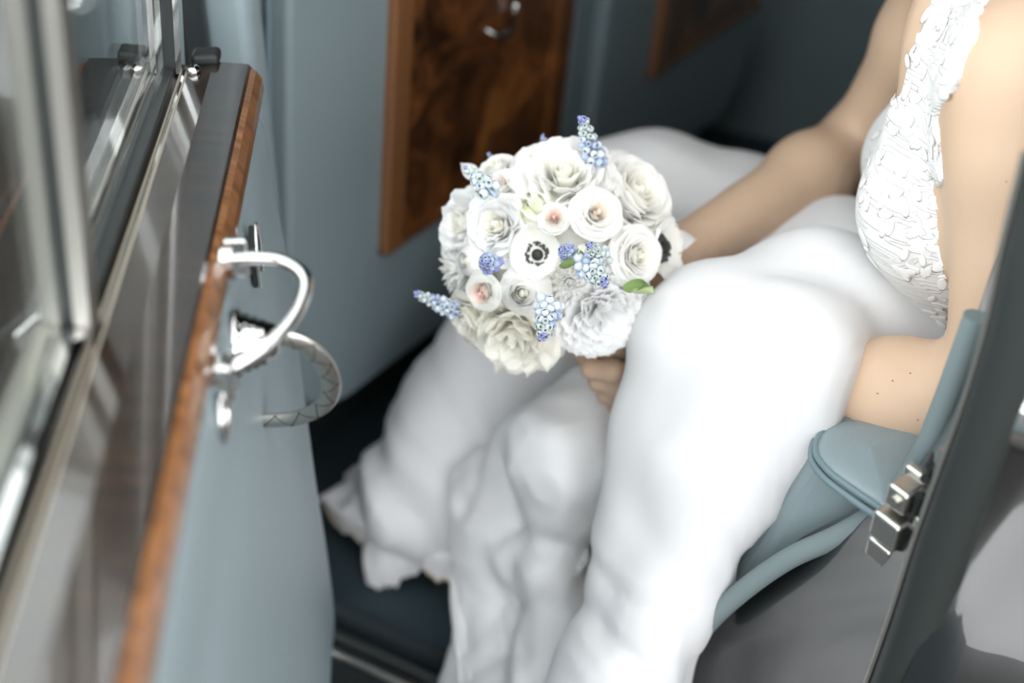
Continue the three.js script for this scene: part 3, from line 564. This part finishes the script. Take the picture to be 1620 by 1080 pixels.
  const bodiceF = (x, y, z) => Math.max(Math.min(torsoF(x, y, z), (bandN(x, y, z) < 0.006 || bandF(x, y, z) < 0.006 ? shoulderF(x, y, z) : 1)) - lift(x, y, z), Math.min(cupTop(x, y, z), bandN(x, y, z), bandF(x, y, z)));
  const bodice = mesh('bodice', sdfGeo(bodiceF, V(-0.42, 0.42, -1.36), V(0.1, 0.97, -0.86), 0.0055), M.lace, bride); bodice.userData.label = 'white lace bodice with wide straps';
  // sewn-on lace leaves over bust and strap, seated on the bodice surface
  {
    const leaf = [];
    const g0 = new THREE.SphereGeometry(1, 8, 6), dirTo = V(0, 0, 0);
    const spots = []; const camDir = FWD.clone().negate();
    for (let n = 0; n < 900 && spots.length < 160; n++) {
      const px = rr(1345, 1560), py = rr(0, 560), r = ray(px, py); let t = 0.8, d = 1;
      for (let k = 0; k < 60 && t < 1.5; k++) { const q = EYE.clone().addScaledVector(r, t); d = bodiceF(q.x, q.y, q.z); if (d < 0.0008) break; t += Math.max(0.0008, d * 0.6); }
      if (d > 0.0008) continue;
      spots.push(EYE.clone().addScaledVector(r, t));
    }
    for (const q of spots) {
      const e = 0.004, nrm = V(bodiceF(q.x + e, q.y, q.z) - bodiceF(q.x - e, q.y, q.z), bodiceF(q.x, q.y + e, q.z) - bodiceF(q.x, q.y - e, q.z), bodiceF(q.x, q.y, q.z + e) - bodiceF(q.x, q.y, q.z - e)).normalize();
      const m = new THREE.Matrix4().makeRotationFromQuaternion(new THREE.Quaternion().setFromUnitVectors(V(0, 0, 1), nrm).multiply(new THREE.Quaternion().setFromAxisAngle(V(0, 0, 1), rr(0, 6.28))));
      const k = rr(0.7, 1.3); const g = g0.clone().scale(0.0075 * k, 0.0032 * k, 0.0005); g.applyMatrix4(m); g.translate(q.x, q.y, q.z); leaf.push(g);
    }
    if (leaf.length) { const lm = mesh('lace_leaves', leaf, M.laceMotif, bodice); lm.userData.kind = 'stuff'; }
  }

  // skirt: layers of soft white net over both legs, falling to floor and sill
  const K = (a, b, r1, r2) => cap(P(...a), P(...b), r1, r2);
  const folds = (x, y, z) => { // hanging folds run down, broad soft ones on the lap
    const hang = sstep(0.56, 0.4, y), s = x * 0.75 - z * 0.65 + 0.12 * N3(x * 4, y * 4, z * 4), w = 0.25 * N3(x * 9 + 4, y * 5, z * 9);
    return hang * (0.011 * N3(s * 30 + w * 3, y * 3.2, 1.7) + 0.006 * N3(s * 62 + w * 5, y * 5, 8.1)) + (1 - hang) * 0.005 * N3(x * 11, y * 18, z * 26) ;
  };
  const skirtF0 = blend([
    K([1480, 560, 1.22], [1290, 510, 1.2], 0.075, 0.07), K([1290, 500, 1.2], [1125, 535, 1.18], 0.07, 0.056),
    K([1118, 545, 1.18], [1075, 700, 1.2], 0.056, 0.052), K([1075, 700, 1.2], [1052, 850, 1.22], 0.052, 0.058), K([1052, 850, 1.22], [972, 1090, 1.24], 0.056, 0.05), K([972, 1090, 1.24], [940, 1230, 1.27], 0.05, 0.06),
    K([1262, 612, 1.09], [1160, 760, 1.13], 0.028, 0.034), K([1318, 588, 1.08], [1288, 675, 1.09], 0.011, 0.014), K([1160, 760, 1.13], [1062, 950, 1.17], 0.034, 0.03), K([1062, 950, 1.17], [980, 1120, 1.2], 0.03, 0.035),
    K([1300, 545, 1.12], [1200, 640, 1.12], 0.035, 0.045), K([1230, 560, 1.13], [1110, 720, 1.16], 0.05, 0.05), K([1480, 500, 1.3], [1330, 430, 1.36], 0.065, 0.06), K([1330, 420, 1.36], [1150, 460, 1.36], 0.06, 0.05),
    K([1330, 380, 1.5], [1180, 345, 1.54], 0.065, 0.06), K([1180, 345, 1.54], [1035, 300, 1.55], 0.06, 0.057), K([1035, 300, 1.55], [960, 325, 1.56], 0.057, 0.06),
    K([960, 320, 1.56], [850, 560, 1.56], 0.06, 0.08), K([790, 500, 1.57], [668, 735, 1.6], 0.05, 0.056), K([850, 560, 1.56], [790, 660, 1.58], 0.08, 0.092), K([790, 660, 1.58], [715, 780, 1.6], 0.092, 0.092), K([715, 780, 1.6], [655, 805, 1.61], 0.075, 0.042),
  ], 0.035);
  const skirtF = (x, y, z) => skirtF0(x, y, z) - folds(x, y, z);
  const bundleF0 = blend([
    K([905, 715, 1.34], [950, 645, 1.35], 0.06, 0.048), K([905, 715, 1.34], [900, 780, 1.36], 0.06, 0.045), K([840, 700, 1.42], [800, 880, 1.45], 0.035, 0.04),
    K([905, 840, 1.38], [870, 905, 1.37], 0.022, 0.026), K([870, 905, 1.37], [820, 880, 1.4], 0.026, 0.022), K([790, 780, 1.48], [800, 960, 1.48], 0.05, 0.05), K([800, 960, 1.47], [790, 1090, 1.43], 0.045, 0.05), K([790, 1090, 1.43], [800, 1190, 1.36], 0.055, 0.055), K([900, 930, 1.4], [880, 1140, 1.34], 0.04, 0.05),
  ], 0.02);
  const bundleF = (x, y, z) => { const s = x * 0.75 - z * 0.65; return bundleF0(x, y, z) - 0.009 * N3(s * 24 + 2 * N3(x * 7, y * 7, z * 7), y * 7, 4.4) - 0.004 * N3(x * 40, y * 40, z * 40); };
  const skirt = group('skirt', bride); skirt.userData.label = 'full white net skirt';
  const bottom = (f) => (x, y, z) => Math.max(f(x, y, z), FLOOR + 0.004 - y);
  mesh('skirt_layer', sdfGeo(bottom(skirtF), V(-0.98, 0.1, -1.5), V(0.06, 0.76, -0.72), 0.0075), M.tulle, skirt);
  mesh('gathered_train', sdfGeo(bottom(bundleF), V(-0.86, 0.1, -1.16), V(-0.36, 0.58, -0.74), 0.006), M.tulle, skirt);
  // hem flaps lying on the carpet: folded sheets with a narrow satin edge
  function flap(net, name = 'hem_flap') {
    const rows = netRows(net.map((r) => r.map(([a, b, c]) => P(a, b, c))), 26, 16);
    rows.forEach((row, j) => row.forEach((p, i) => { const w = 0.012 * N3(i * 0.42, j * 0.12, net[0][0][0] * 0.013) * (0.3 + j / 16); p.y = Math.max(FLOOR + 0.005, p.y + w); }));
    const f = mesh(name, sheetGeo(rows, 0.0025), M.tulle, skirt);
    return rows;
  }
  const trim = (row) => mesh('satin_edge', tubeGeo(row.filter((_, i) => i % 3 === 0), 0.0016, 30, 6), M.hem, skirt);
  let r;
  r = flap([[[700, 770, 1.58], [640, 770, 1.6], [590, 755, 1.63], [545, 760, 1.66]], [[700, 810, 1.57], [630, 812, 1.58], [570, 795, 1.61], [525, 776, 1.65]], [[700, 845, 1.57], [640, 852, 1.575], [570, 830, 1.6], [505, 787, 1.64]], [[690, 862, 1.575], [630, 866, 1.6], [560, 852, 1.625], [503, 792, 1.66]]]); trim(r[16]);
  r = flap([[[700, 830, 1.56], [650, 840, 1.57], [600, 850, 1.59], [575, 860, 1.61]], [[690, 870, 1.56], [650, 880, 1.57], [610, 890, 1.59], [575, 895, 1.61]], [[672, 898, 1.58], [645, 915, 1.59], [610, 928, 1.6], [582, 930, 1.61]]]);
  r = flap([[[770, 800, 1.53], [740, 800, 1.54], [700, 820, 1.56], [670, 840, 1.57]], [[768, 870, 1.5], [740, 872, 1.51], [700, 880, 1.53], [668, 890, 1.56]], [[740, 915, 1.51], [722, 922, 1.52], [695, 915, 1.54], [668, 903, 1.57]]]); trim(r[16]);
  r = flap([[[660, 700, 1.58], [610, 715, 1.61], [575, 730, 1.64], [545, 750, 1.67]], [[690, 760, 1.55], [630, 770, 1.57], [585, 775, 1.6], [550, 785, 1.64]], [[700, 830, 1.55], [640, 835, 1.56], [590, 820, 1.59], [555, 800, 1.63]]]);
  // turned-up roll of cloth at the middle of the train
  r = flap([[[930, 850, 1.37], [890, 880, 1.38], [850, 885, 1.4], [815, 850, 1.43]], [[925, 890, 1.35], [890, 935, 1.355], [850, 945, 1.38], [805, 900, 1.42]], [[915, 905, 1.365], [885, 958, 1.37], [840, 968, 1.39], [790, 930, 1.42]]]);
  r = flap([[[860, 930, 1.41], [810, 880, 1.44], [760, 860, 1.46], [722, 870, 1.47]], [[880, 1010, 1.37], [820, 960, 1.41], [760, 930, 1.44], [712, 930, 1.46]], [[890, 1110, 1.32], [820, 1090, 1.36], [770, 1080, 1.38], [728, 1080, 1.39]]]);
}
// ------------------------------------------------------------------ the bouquet
{
  const bq = group('bouquet'); tag(bq, 'round bridal bouquet of white roses, anemones and blue grape hyacinths', 'bouquet');
  const CEN = P(882, 398, 1.215), RAD = 0.108;
  const stemTop = P(905, 440, 1.2), stemEnd = P(1005, 600, 1.31);
  // wrapped stems
  const stems = []; for (let k = 0; k < 9; k++) { const a = k / 9 * 6.28, o = V(Math.cos(a) * 0.012, 0, Math.sin(a) * 0.012); stems.push(tubeGeo([stemTop.clone().addScaledVector(o, 1.6), stemTop.clone().lerp(stemEnd, 0.5).add(o), stemEnd.clone().lerp(stemTop, -0.15).addScaledVector(o, 1.4)], 0.004, 10, 7)); }
  mesh('stem_bundle', stems, M.stem, bq);
  mesh('ribbon_wrap', tubeGeo([stemTop.clone().lerp(stemEnd, 0.12), stemTop.clone().lerp(stemEnd, 0.5), stemTop.clone().lerp(stemEnd, 0.95)], 0.0195, 16, 18), M.ribbon, bq);
  // leafy heart of the bouquet behind the blooms
  { const g = new THREE.IcosahedronGeometry(0.07, 4), p = g.attributes.position; for (let i = 0; i < p.count; i++) { const v = V(p.getX(i), p.getY(i), p.getZ(i)), k = 1 + 0.1 * N3(v.x * 60, v.y * 60, v.z * 60); p.setXYZ(i, v.x * k, v.y * k, v.z * k); } g.computeVertexNormals(); g.translate(CEN.x, CEN.y, CEN.z); mesh('flower_foam', g, M.cream, bq); }

  // petals -------------------------------------------------------
  const petalCache = {};
  // a petal wrapped round the flower's axis (y): from radius r0 at the base to r1 at the top
  function wrap(r0, r1, h, span, flare, curl, wob, y0 = 0, wave = 0.03) {
    const key = ['w', r0, r1, h, span, flare, curl, wob, y0, wave].map((q) => (typeof q === 'number' ? q.toFixed(4) : q)).join();
    if (petalCache[key]) return petalCache[key];
    const nu = 8, nv = 6, rows = [];
    for (let j = 0; j <= nv; j++) {
      const row = [], v = j / nv;
      for (let i = 0; i <= nu; i++) {
        const u = i / nu * 2 - 1, w = span * (0.55 + 0.45 * Math.sin(Math.min(1, v * 1.25) * Math.PI / 2)), a = u * w;
        const top = 1 - 0.2 * Math.pow(Math.abs(u), 3) * v - wave * v * Math.cos(u * 6 + wob), e = sstep(0.62, 1, v);
        const rad = lerp(r0, r1, Math.pow(v, 1.1)) + flare * e * (1 - 0.3 * u * u) + 0.05 * r1 * Math.pow(Math.abs(u), 3) * v + wave * 0.8 * r1 * Math.sin(u * 5 + wob * 3) * v;
        row.push(V(Math.sin(a) * rad, y0 + h * v * top - curl * e * e, Math.cos(a) * rad));
      }
      rows.push(row);
    }
    return (petalCache[key] = gridGeo(rows));
  }
  // a flat petal reaching out along z, rising along y; round, pointed or fan-shaped
  function blade(L, Wd, shape, cup, rise, ruf, nR, tooth = 0, nu = 8, nv = 7) {
    const key = ['b', L, Wd, shape, cup, rise, ruf, nR, tooth].map((q) => (typeof q === 'number' ? q.toFixed(4) : q)).join();
    if (petalCache[key]) return petalCache[key];
    const rows = [];
    for (let j = 0; j <= nv; j++) {
      const s = j / nv, row = [];
      const v = shape === 'fan' ? s : (1 - Math.cos(Math.PI * Math.min(0.985, s * 0.96 + 0.04))) / 2;
      const w = shape === 'fan' ? Wd * Math.pow(0.05 + 0.95 * v, 0.8) : shape === 'round' ? Wd * Math.sin(Math.PI * Math.min(0.985, s * 0.96 + 0.04)) * (0.45 + 0.75 * v) : Wd * Math.pow(Math.sin(Math.PI * (0.04 + 0.945 * Math.pow(s, 0.85))), 0.8);
      for (let i = 0; i <= nu; i++) {
        const u = i / nu * 2 - 1, tz = tooth * v * v * (i % 2 ? 1 : -1);
        row.push(V(u * w, rise * v * v + cup * u * u * (0.3 + v) + ruf * v * v * Math.sin(u * nR + 1 + 2 * v), L * (shape === 'fan' ? v * (1 - 0.16 * u * u) : shape === 'round' ? v : s * (1 - 0.1 * u * u)) + tz));
      }
      rows.push(row);
    }
    return (petalCache[key] = gridGeo(rows));
  }
  function place(g, pos, dir, spin) { g.position.copy(pos); g.quaternion.setFromUnitVectors(V(0, 1, 0), dir.clone().normalize()); g.rotateY(spin); return g; }
  const put = (name, geo, mat, g, ry, rx = 0, y = 0, s = 1) => { const m = mesh(name, geo, mat, g); m.rotation.set(rx, ry, 0, 'YXZ'); m.position.y = y; if (s !== 1) m.scale.setScalar(s); return m; };

  function rose(R, open, mats, label, name = 'rose', loose = 0) {
    const g = group(name, bq); if (label) g.userData.label = label;
    const [inner, mid, outer] = mats, sp = rr(0, 6), K = 10;
    const bud = new THREE.LatheGeometry([[0.001, 0.66], [0.03, 0.655], [0.06, 0.62], [0.075, 0.5], [0.07, 0.2], [0.001, 0.1]].map(([r, y]) => new THREE.Vector2(r * R, y * R)).reverse(), 10); mesh('bud', bud, inner, g);
    for (let k = 0; k < K; k++) {
      const t = k / (K - 1), n = k < 3 ? 3 : k < 6 ? 5 : 6, r1 = lerp(0.1, 0.74, Math.pow(t, 0.95)), r0 = lerp(0.06, 0.34, t), h = lerp(0.66, 0.34, t * t * t) + 0.05 * Math.sin(t * Math.PI), span = lerp(1.3, 0.72, Math.sqrt(t));
      const geo = wrap(r0 * R, r1 * R * (0.86 + 0.14 * open), h * R, span, 0.17 * t * t * R * open, 0.1 * t * t * R * open, k + loose * 7, 0, 0.03 + 0.07 * loose);
      for (let i = 0; i < n; i++) put('petal', geo, t < 0.3 ? inner : t < 0.55 ? mid : outer, g, sp + k * 1.1 + i / n * 6.283 + rr(-0.12, 0.12), rr(-0.04, 0.06) * (k > 2 ? 1 + 2.5 * loose : 0.3), rr(-0.025, 0.025) * R * (1 + 2 * loose));
    }
    return g;
  }
  const bowl = (R, mat, label, n1 = 7) => { // tight round bloom of incurved petals
    const g = group('ranunculus', bq); if (label) g.userData.label = label;
    for (let k = 0; k < 7; k++) for (let i = 0; i < n1; i++) { const t = k / 6; put('petal', wrap((0.1 + 0.62 * t) * R, (0.1 + 0.8 * t) * R, (0.86 - 0.34 * t * t) * R, 0.75 + 0.15 * (1 - t), -0.34 * R * t - 0.02 * R, -0.06 * R * t, k, 0, 0.015), k < 2 ? M.cream : mat, g, k * 0.7 + i / n1 * 6.283 + rr(-0.1, 0.1), rr(-0.04, 0.06)); }
    mesh('bud', new THREE.SphereGeometry(0.12 * R, 10, 8).scale(1, 1.6, 1).translate(0, 0.66 * R, 0), M.cream, g);
    return g;
  };
  const peony = (R, mat, label) => rose(R, 1, [M.cream, mat, mat], label, 'garden_rose', 1);
  function carnation(R, mat, label) {
    const g = group('carnation', bq); if (label) g.userData.label = label;
    for (let k = 0; k < 9; k++) { const t = k / 8, n = 5 + Math.round(6 * t); for (let i = 0; i < n; i++) put('petal', blade(R * (0.72 + 0.28 * t), R * (0.4 + 0.06 * t), 'fan', 0.06 * R, 0.1 * R * t, 0.055 * R, 7 + (k % 3), 0.018 * R, 14, 6), mat, g, k * 1.3 + i / n * 6.283 + rr(-0.2, 0.2), -1.2 + 1.15 * t + rr(-0.1, 0.1), 0.02 * R * (1 - t)); }
    return g;
  }
  function spiky(R, mat, label) {
    const g = group('chrysanthemum', bq); if (label) g.userData.label = label;
    for (let k = 0; k < 7; k++) { const t = k / 6, n = 9 + k; for (let i = 0; i < n; i++) put('petal', blade(R * (0.6 + 0.4 * t), R * 0.15, 'point', 0.05 * R, 0.12 * R, 0, 1, 0, 4, 6), mat, g, k * 0.37 + i / n * 6.283 + rr(-0.08, 0.08), -1.3 + 1.35 * t + rr(-0.08, 0.08), 0.04 * R * (1 - t)); }
    return g;
  }
  function anemone(R, label, tilt = 0.3) {
    const g = group('anemone', bq); if (label) g.userData.label = label;
    for (let k = 0; k < 2; k++) for (let i = 0; i < 6; i++) put('petal', blade(R * (1 - 0.08 * k), R * 0.46, 'round', 0.1 * R, 0.22 * R, 0.02 * R, 4, 0), k ? M.cream : M.petal, g, k * 0.52 + i / 6 * 6.283 + rr(-0.08, 0.08), -tilt + 0.12 * k + rr(-0.08, 0.08), 0);
    const c = mesh('flower_eye', new THREE.SphereGeometry(R * 0.19, 18, 12).scale(1, 0.75, 1).translate(0, 0.12 * R, 0), M.eyeBlack, g); c.userData.label = 'domed black eye';
    const st = []; for (let i = 0; i < 70; i++) { const a = i / 70 * 6.283 * 3 + rr(-0.1, 0.1), r = R * rr(0.27, 0.42); st.push(new THREE.SphereGeometry(R * 0.045, 6, 5).scale(1, 1, 1.5).rotateY(-a).translate(Math.cos(a) * r, R * rr(0.12, 0.2), Math.sin(a) * r)); st.push(tubeGeo([V(Math.cos(a) * 0.1 * R, 0.03 * R, Math.sin(a) * 0.1 * R), V(Math.cos(a) * r, 0.14 * R, Math.sin(a) * r)], R * 0.01, 1, 4)); }
    const sm = mesh('stamens', st, M.anther, g); sm.userData.kind = 'stuff';
    return g;
  }
  const bellProfile = (k) => [[0, 0], [0.5, 0.08], [0.86, 0.35], [1, 0.75], [0.92, 1.25], [0.66, 1.62], [0.6, 1.72], [0.74, 1.86], [0.62, 1.82], [0.45, 1.66]].map(([r, y]) => new THREE.Vector2(r * k, y * k));
  const bell = new THREE.LatheGeometry(bellProfile(1), 8);
  function muscari(L, label, mix, n = 34) { // spike along y, widest near its base
    const g = group('grape_hyacinth', bq); g.userData.label = label;
    mesh('stalk', tubeGeo([V(0, -0.25 * L, 0), V(0, 0.4 * L, 0), V(0, 0.95 * L, 0)], (t) => 0.0016 - 0.0007 * t, 8, 6), M.blue, g);
    for (let i = 0; i < n; i++) {
      const t = i / (n - 1), a = i * 2.39996, r = L * lerp(0.17, 0.04, t), k = L * lerp(0.092, 0.046, Math.pow(t, 0.9)) * (L < 0.035 ? 1.25 : 1);
      const m = mesh('floret', bell, t > 0.92 ? M.blueDeep : t > 0.62 ? mix[2] : rnd() < 0.4 ? mix[0] : mix[1], g);
      m.scale.setScalar(k * rr(0.9, 1.1)); m.position.set(Math.cos(a) * r * 0.5, L * t * 0.97, Math.sin(a) * r * 0.5);
      m.quaternion.setFromUnitVectors(V(0, 1, 0), V(Math.cos(a), lerp(-0.25, 1.6, t * t) + rr(-0.15, 0.15), Math.sin(a)).normalize());
    }
    return g;
  }

  // layout over the dome: each bloom faces away from the heart of the bouquet
  const toCam = FWD.clone().negate();
  function spot(px, py, k = 1, extra = 0) { // point on the dome under that direction
    const o = P(px, py, 1.19).sub(CEN); o.addScaledVector(toCam, -o.dot(toCam));
    const rho = Math.min(o.length() / RAD, 0.99), hgt = Math.sqrt(1 - rho * rho) * RAD * 0.85 * k + extra;
    return { pos: CEN.clone().add(o).addScaledVector(toCam, hgt - 0.02), dir: o.clone().multiplyScalar(0.75).addScaledVector(toCam, Math.max(0.03, hgt)).normalize() };
  }
  const pxm = 1.24 / F; // metres in a pixel at the blooms
  function set(g, px, py, sink, spin = rr(0, 6), lean) { const s = spot(px, py); if (lean) s.dir.addScaledVector(RIGHT, lean[0]).addScaledVector(UPV, lean[1]).normalize(); place(g, s.pos.addScaledVector(s.dir, -sink), s.dir, spin); return g; }
  const white = [M.cream, M.petal, M.petal], creamy = [M.cream, M.cream, M.cream], pure = [M.petal, M.pure, M.pure], blushy = [M.rosy, M.blush, M.petal], peachy = [M.blush, M.petal, M.petal];

  set(rose(98 * pxm, 1, white, 'largest white garden rose with wide outer petals'), 1008, 305, 0.028);
  set(peony(94 * pxm, M.petal, 'full white peony at the crown of the bouquet'), 892, 283, 0.022);
  set(rose(70 * pxm, 1, pure, 'white rose behind the crown peony'), 860, 243, 0.03);
  set(rose(42 * pxm, 0.8, peachy, 'small blush-hearted spray rose beside the pale grape hyacinth'), 792, 297, 0.012);
  set(rose(42 * pxm, 0.8, white, 'small white spray rose on the upper rim'), 778, 262, 0.014);
  set(peony(74 * pxm, M.pure, 'loose white peony on the rim over the pointed chrysanthemum'), 728, 352, 0.022);
  set(peony(70 * pxm, M.pure, 'loose white peony above the small blue hyacinth head'), 788, 362, 0.016);
  set(rose(31 * pxm, 0.55, blushy, 'small half-open spray rose with pink heart'), 874, 357, -0.004);
  set(rose(47 * pxm, 0.95, peachy, 'open spray rose with peach heart'), 934, 350, -0.002);
  set(rose(54 * pxm, 0.9, white, 'round cream-white rose next to the dark-eyed anemone'), 996, 408, 0.004);
  set(anemone(50 * pxm, 'white anemone with black eye on the outer rim', 0.1), 1046, 394, 0.004, 1, [0.25, 0]);
  set(anemone(47 * pxm, 'white anemone with black eye in the middle', 0.4), 848, 408, 0.006, 0.4);
  set(rose(38 * pxm, 0.7, blushy, 'small blush spray rose under the blue hyacinth head'), 772, 460, 0.0);
  set(bowl(48 * pxm, M.petal, 'smooth white ranunculus bowl'), 832, 460, 0.006);
  set(carnation(84 * pxm, M.pure, 'large ruffled white carnation'), 957, 500, 0.022);
  set(peony(88 * pxm, M.cream, 'large cream peony on the lower rim'), 812, 535, 0.022);
  set(rose(54 * pxm, 0.9, creamy, 'cream rose on the lower rim beside the hyacinth spike'), 740, 505, 0.012);
  set(bowl(44 * pxm, M.cream, 'cream ranunculus low on the shaded rim'), 742, 542, 0.02);
  set(spiky(64 * pxm, M.petal, 'white chrysanthemum with pointed petals sticking out'), 712, 424, 0.022);
  set(bowl(30 * pxm, M.petal, 'small white ranunculus holding the blue hyacinth head', 6), 748, 414, 0.004);
  set(bowl(24 * pxm, M.cream, 'little cream ranunculus with green heart', 5), 921, 412, 0.002);
  set(spiky(40 * pxm, M.petal, 'small white pointed bloom between ranunculus and carnation'), 898, 450, 0.008);
  set(bowl(36 * pxm, M.lime, 'pale green-white bud above the pink-hearted rose', 5), 842, 328, 0.012);
  set(spiky(50 * pxm, M.petal, 'white pointed bloom behind the outer anemone'), 1058, 372, 0.03, 0, [0.4, 0]);
  set(rose(50 * pxm, 1, creamy, 'cream rose low beneath the crown of hyacinth'), 870, 540, 0.035);
  set(peony(50 * pxm, M.cream, 'cream peony tucked under the carnation'), 905, 545, 0.04);
  set(peony(54 * pxm, M.petal, 'white peony behind the largest garden rose'), 1040, 330, 0.04);
  set(rose(44 * pxm, 1, white, 'white rose at the top rim beside the tall hyacinth'), 945, 262, 0.03);
  // drooping outer petals under the lower rim
  for (const [x, y, a, s] of [[868, 560, 3.1, 44], [840, 572, 2.9, 40], [795, 570, 2.6, 40], [1080, 378, 1.4, 42], [742, 268, 0.4, 30]]) {
    const m = mesh('loose_petal', blade(s * pxm * 1.2, s * pxm * 0.4, 'point', 0.004, -0.006, 0.002, 4), y > 500 ? M.cream : M.petal, bq), q = spot(x, y);
    const o = P(x, y, 1.19).sub(CEN); o.addScaledVector(toCam, -o.dot(toCam)).normalize();
    const zx = o, yx = toCam.clone(), xx = new THREE.Vector3().crossVectors(yx, zx);
    m.matrixAutoUpdate = true; m.quaternion.setFromRotationMatrix(new THREE.Matrix4().makeBasis(xx, yx, zx)); m.position.copy(q.pos).addScaledVector(o, -s * pxm * 0.55).addScaledVector(toCam, 0.004);
  }
  // grape hyacinths: base and tip given, tip nearer the eye or not
  const mixA = [M.blue, M.bluePale, M.blueGreen], mixB = [M.blueDeep, M.blue, M.blue], mixC = [M.bluePale, M.blueGreen, M.blueGreen];
  function spike(b, t, mix, label, n) { const B = P(...b), T = P(...t), d = T.clone().sub(B), g = muscari(d.length(), label, mix, n); place(g, B, d, rr(0, 6)); return g; }
  spike([941, 258, 1.16], [921, 186, 1.13], mixA, 'tallest blue grape hyacinth standing above the blooms', 40);
  spike([776, 302, 1.13], [738, 266, 1.15], mixC, 'pale grape hyacinth leaning off the upper rim', 34);
  spike([785, 262, 1.2], [773, 243, 1.21], mixB, 'small blue tip peeping over the spray rose', 16);
  spike([864, 238, 1.2], [858, 214, 1.21], mixB, 'small blue tip peeping over the crown', 16);
  spike([776, 418, 1.115], [768, 413, 1.082], mixB, 'short deep blue grape hyacinth head in the small ranunculus', 26);
  spike([902, 402, 1.115], [890, 396, 1.08], mixB, 'short deep blue grape hyacinth head beside the black-eyed anemone', 26);
  spike([952, 408, 1.105], [932, 387, 1.07], mixC, 'grey-blue grape hyacinth between the roses', 34);
  spike([928, 418, 1.1], [956, 448, 1.055], mixA, 'open blue grape hyacinth beside the cream-white rose', 36);
  spike([870, 484, 1.1], [857, 534, 1.06], mixA, 'blue grape hyacinth hanging over the cream peony', 38);
  spike([722, 492, 1.19], [657, 464, 1.19], mixA, 'blue grape hyacinth sticking out of the lower rim', 40);
  // leaves
  const lf = (x, y, d, s, rx, ry, m = M.leafPale) => { const g = mesh('leaf', blade(s, s * 0.3, 'point', 0.004, 0.004, 0, 1), m, bq); g.position.copy(P(x, y, d)); g.rotation.set(rx, ry, 0.3); return g; };
  lf(1000, 460, 1.13, 0.024, -0.4, 1.3).userData.label = 'small green leaf under the cream-white rose';
  lf(985, 455, 1.14, 0.022, 0.2, 1.9, M.leaf); lf(915, 425, 1.11, 0.02, -0.9, 0.3, M.leaf); lf(888, 425, 1.11, 0.018, -0.8, 1, M.leaf); lf(850, 340, 1.1, 0.016, -0.9, 0.2, M.lime);
}
renderer.render(scene, camera);
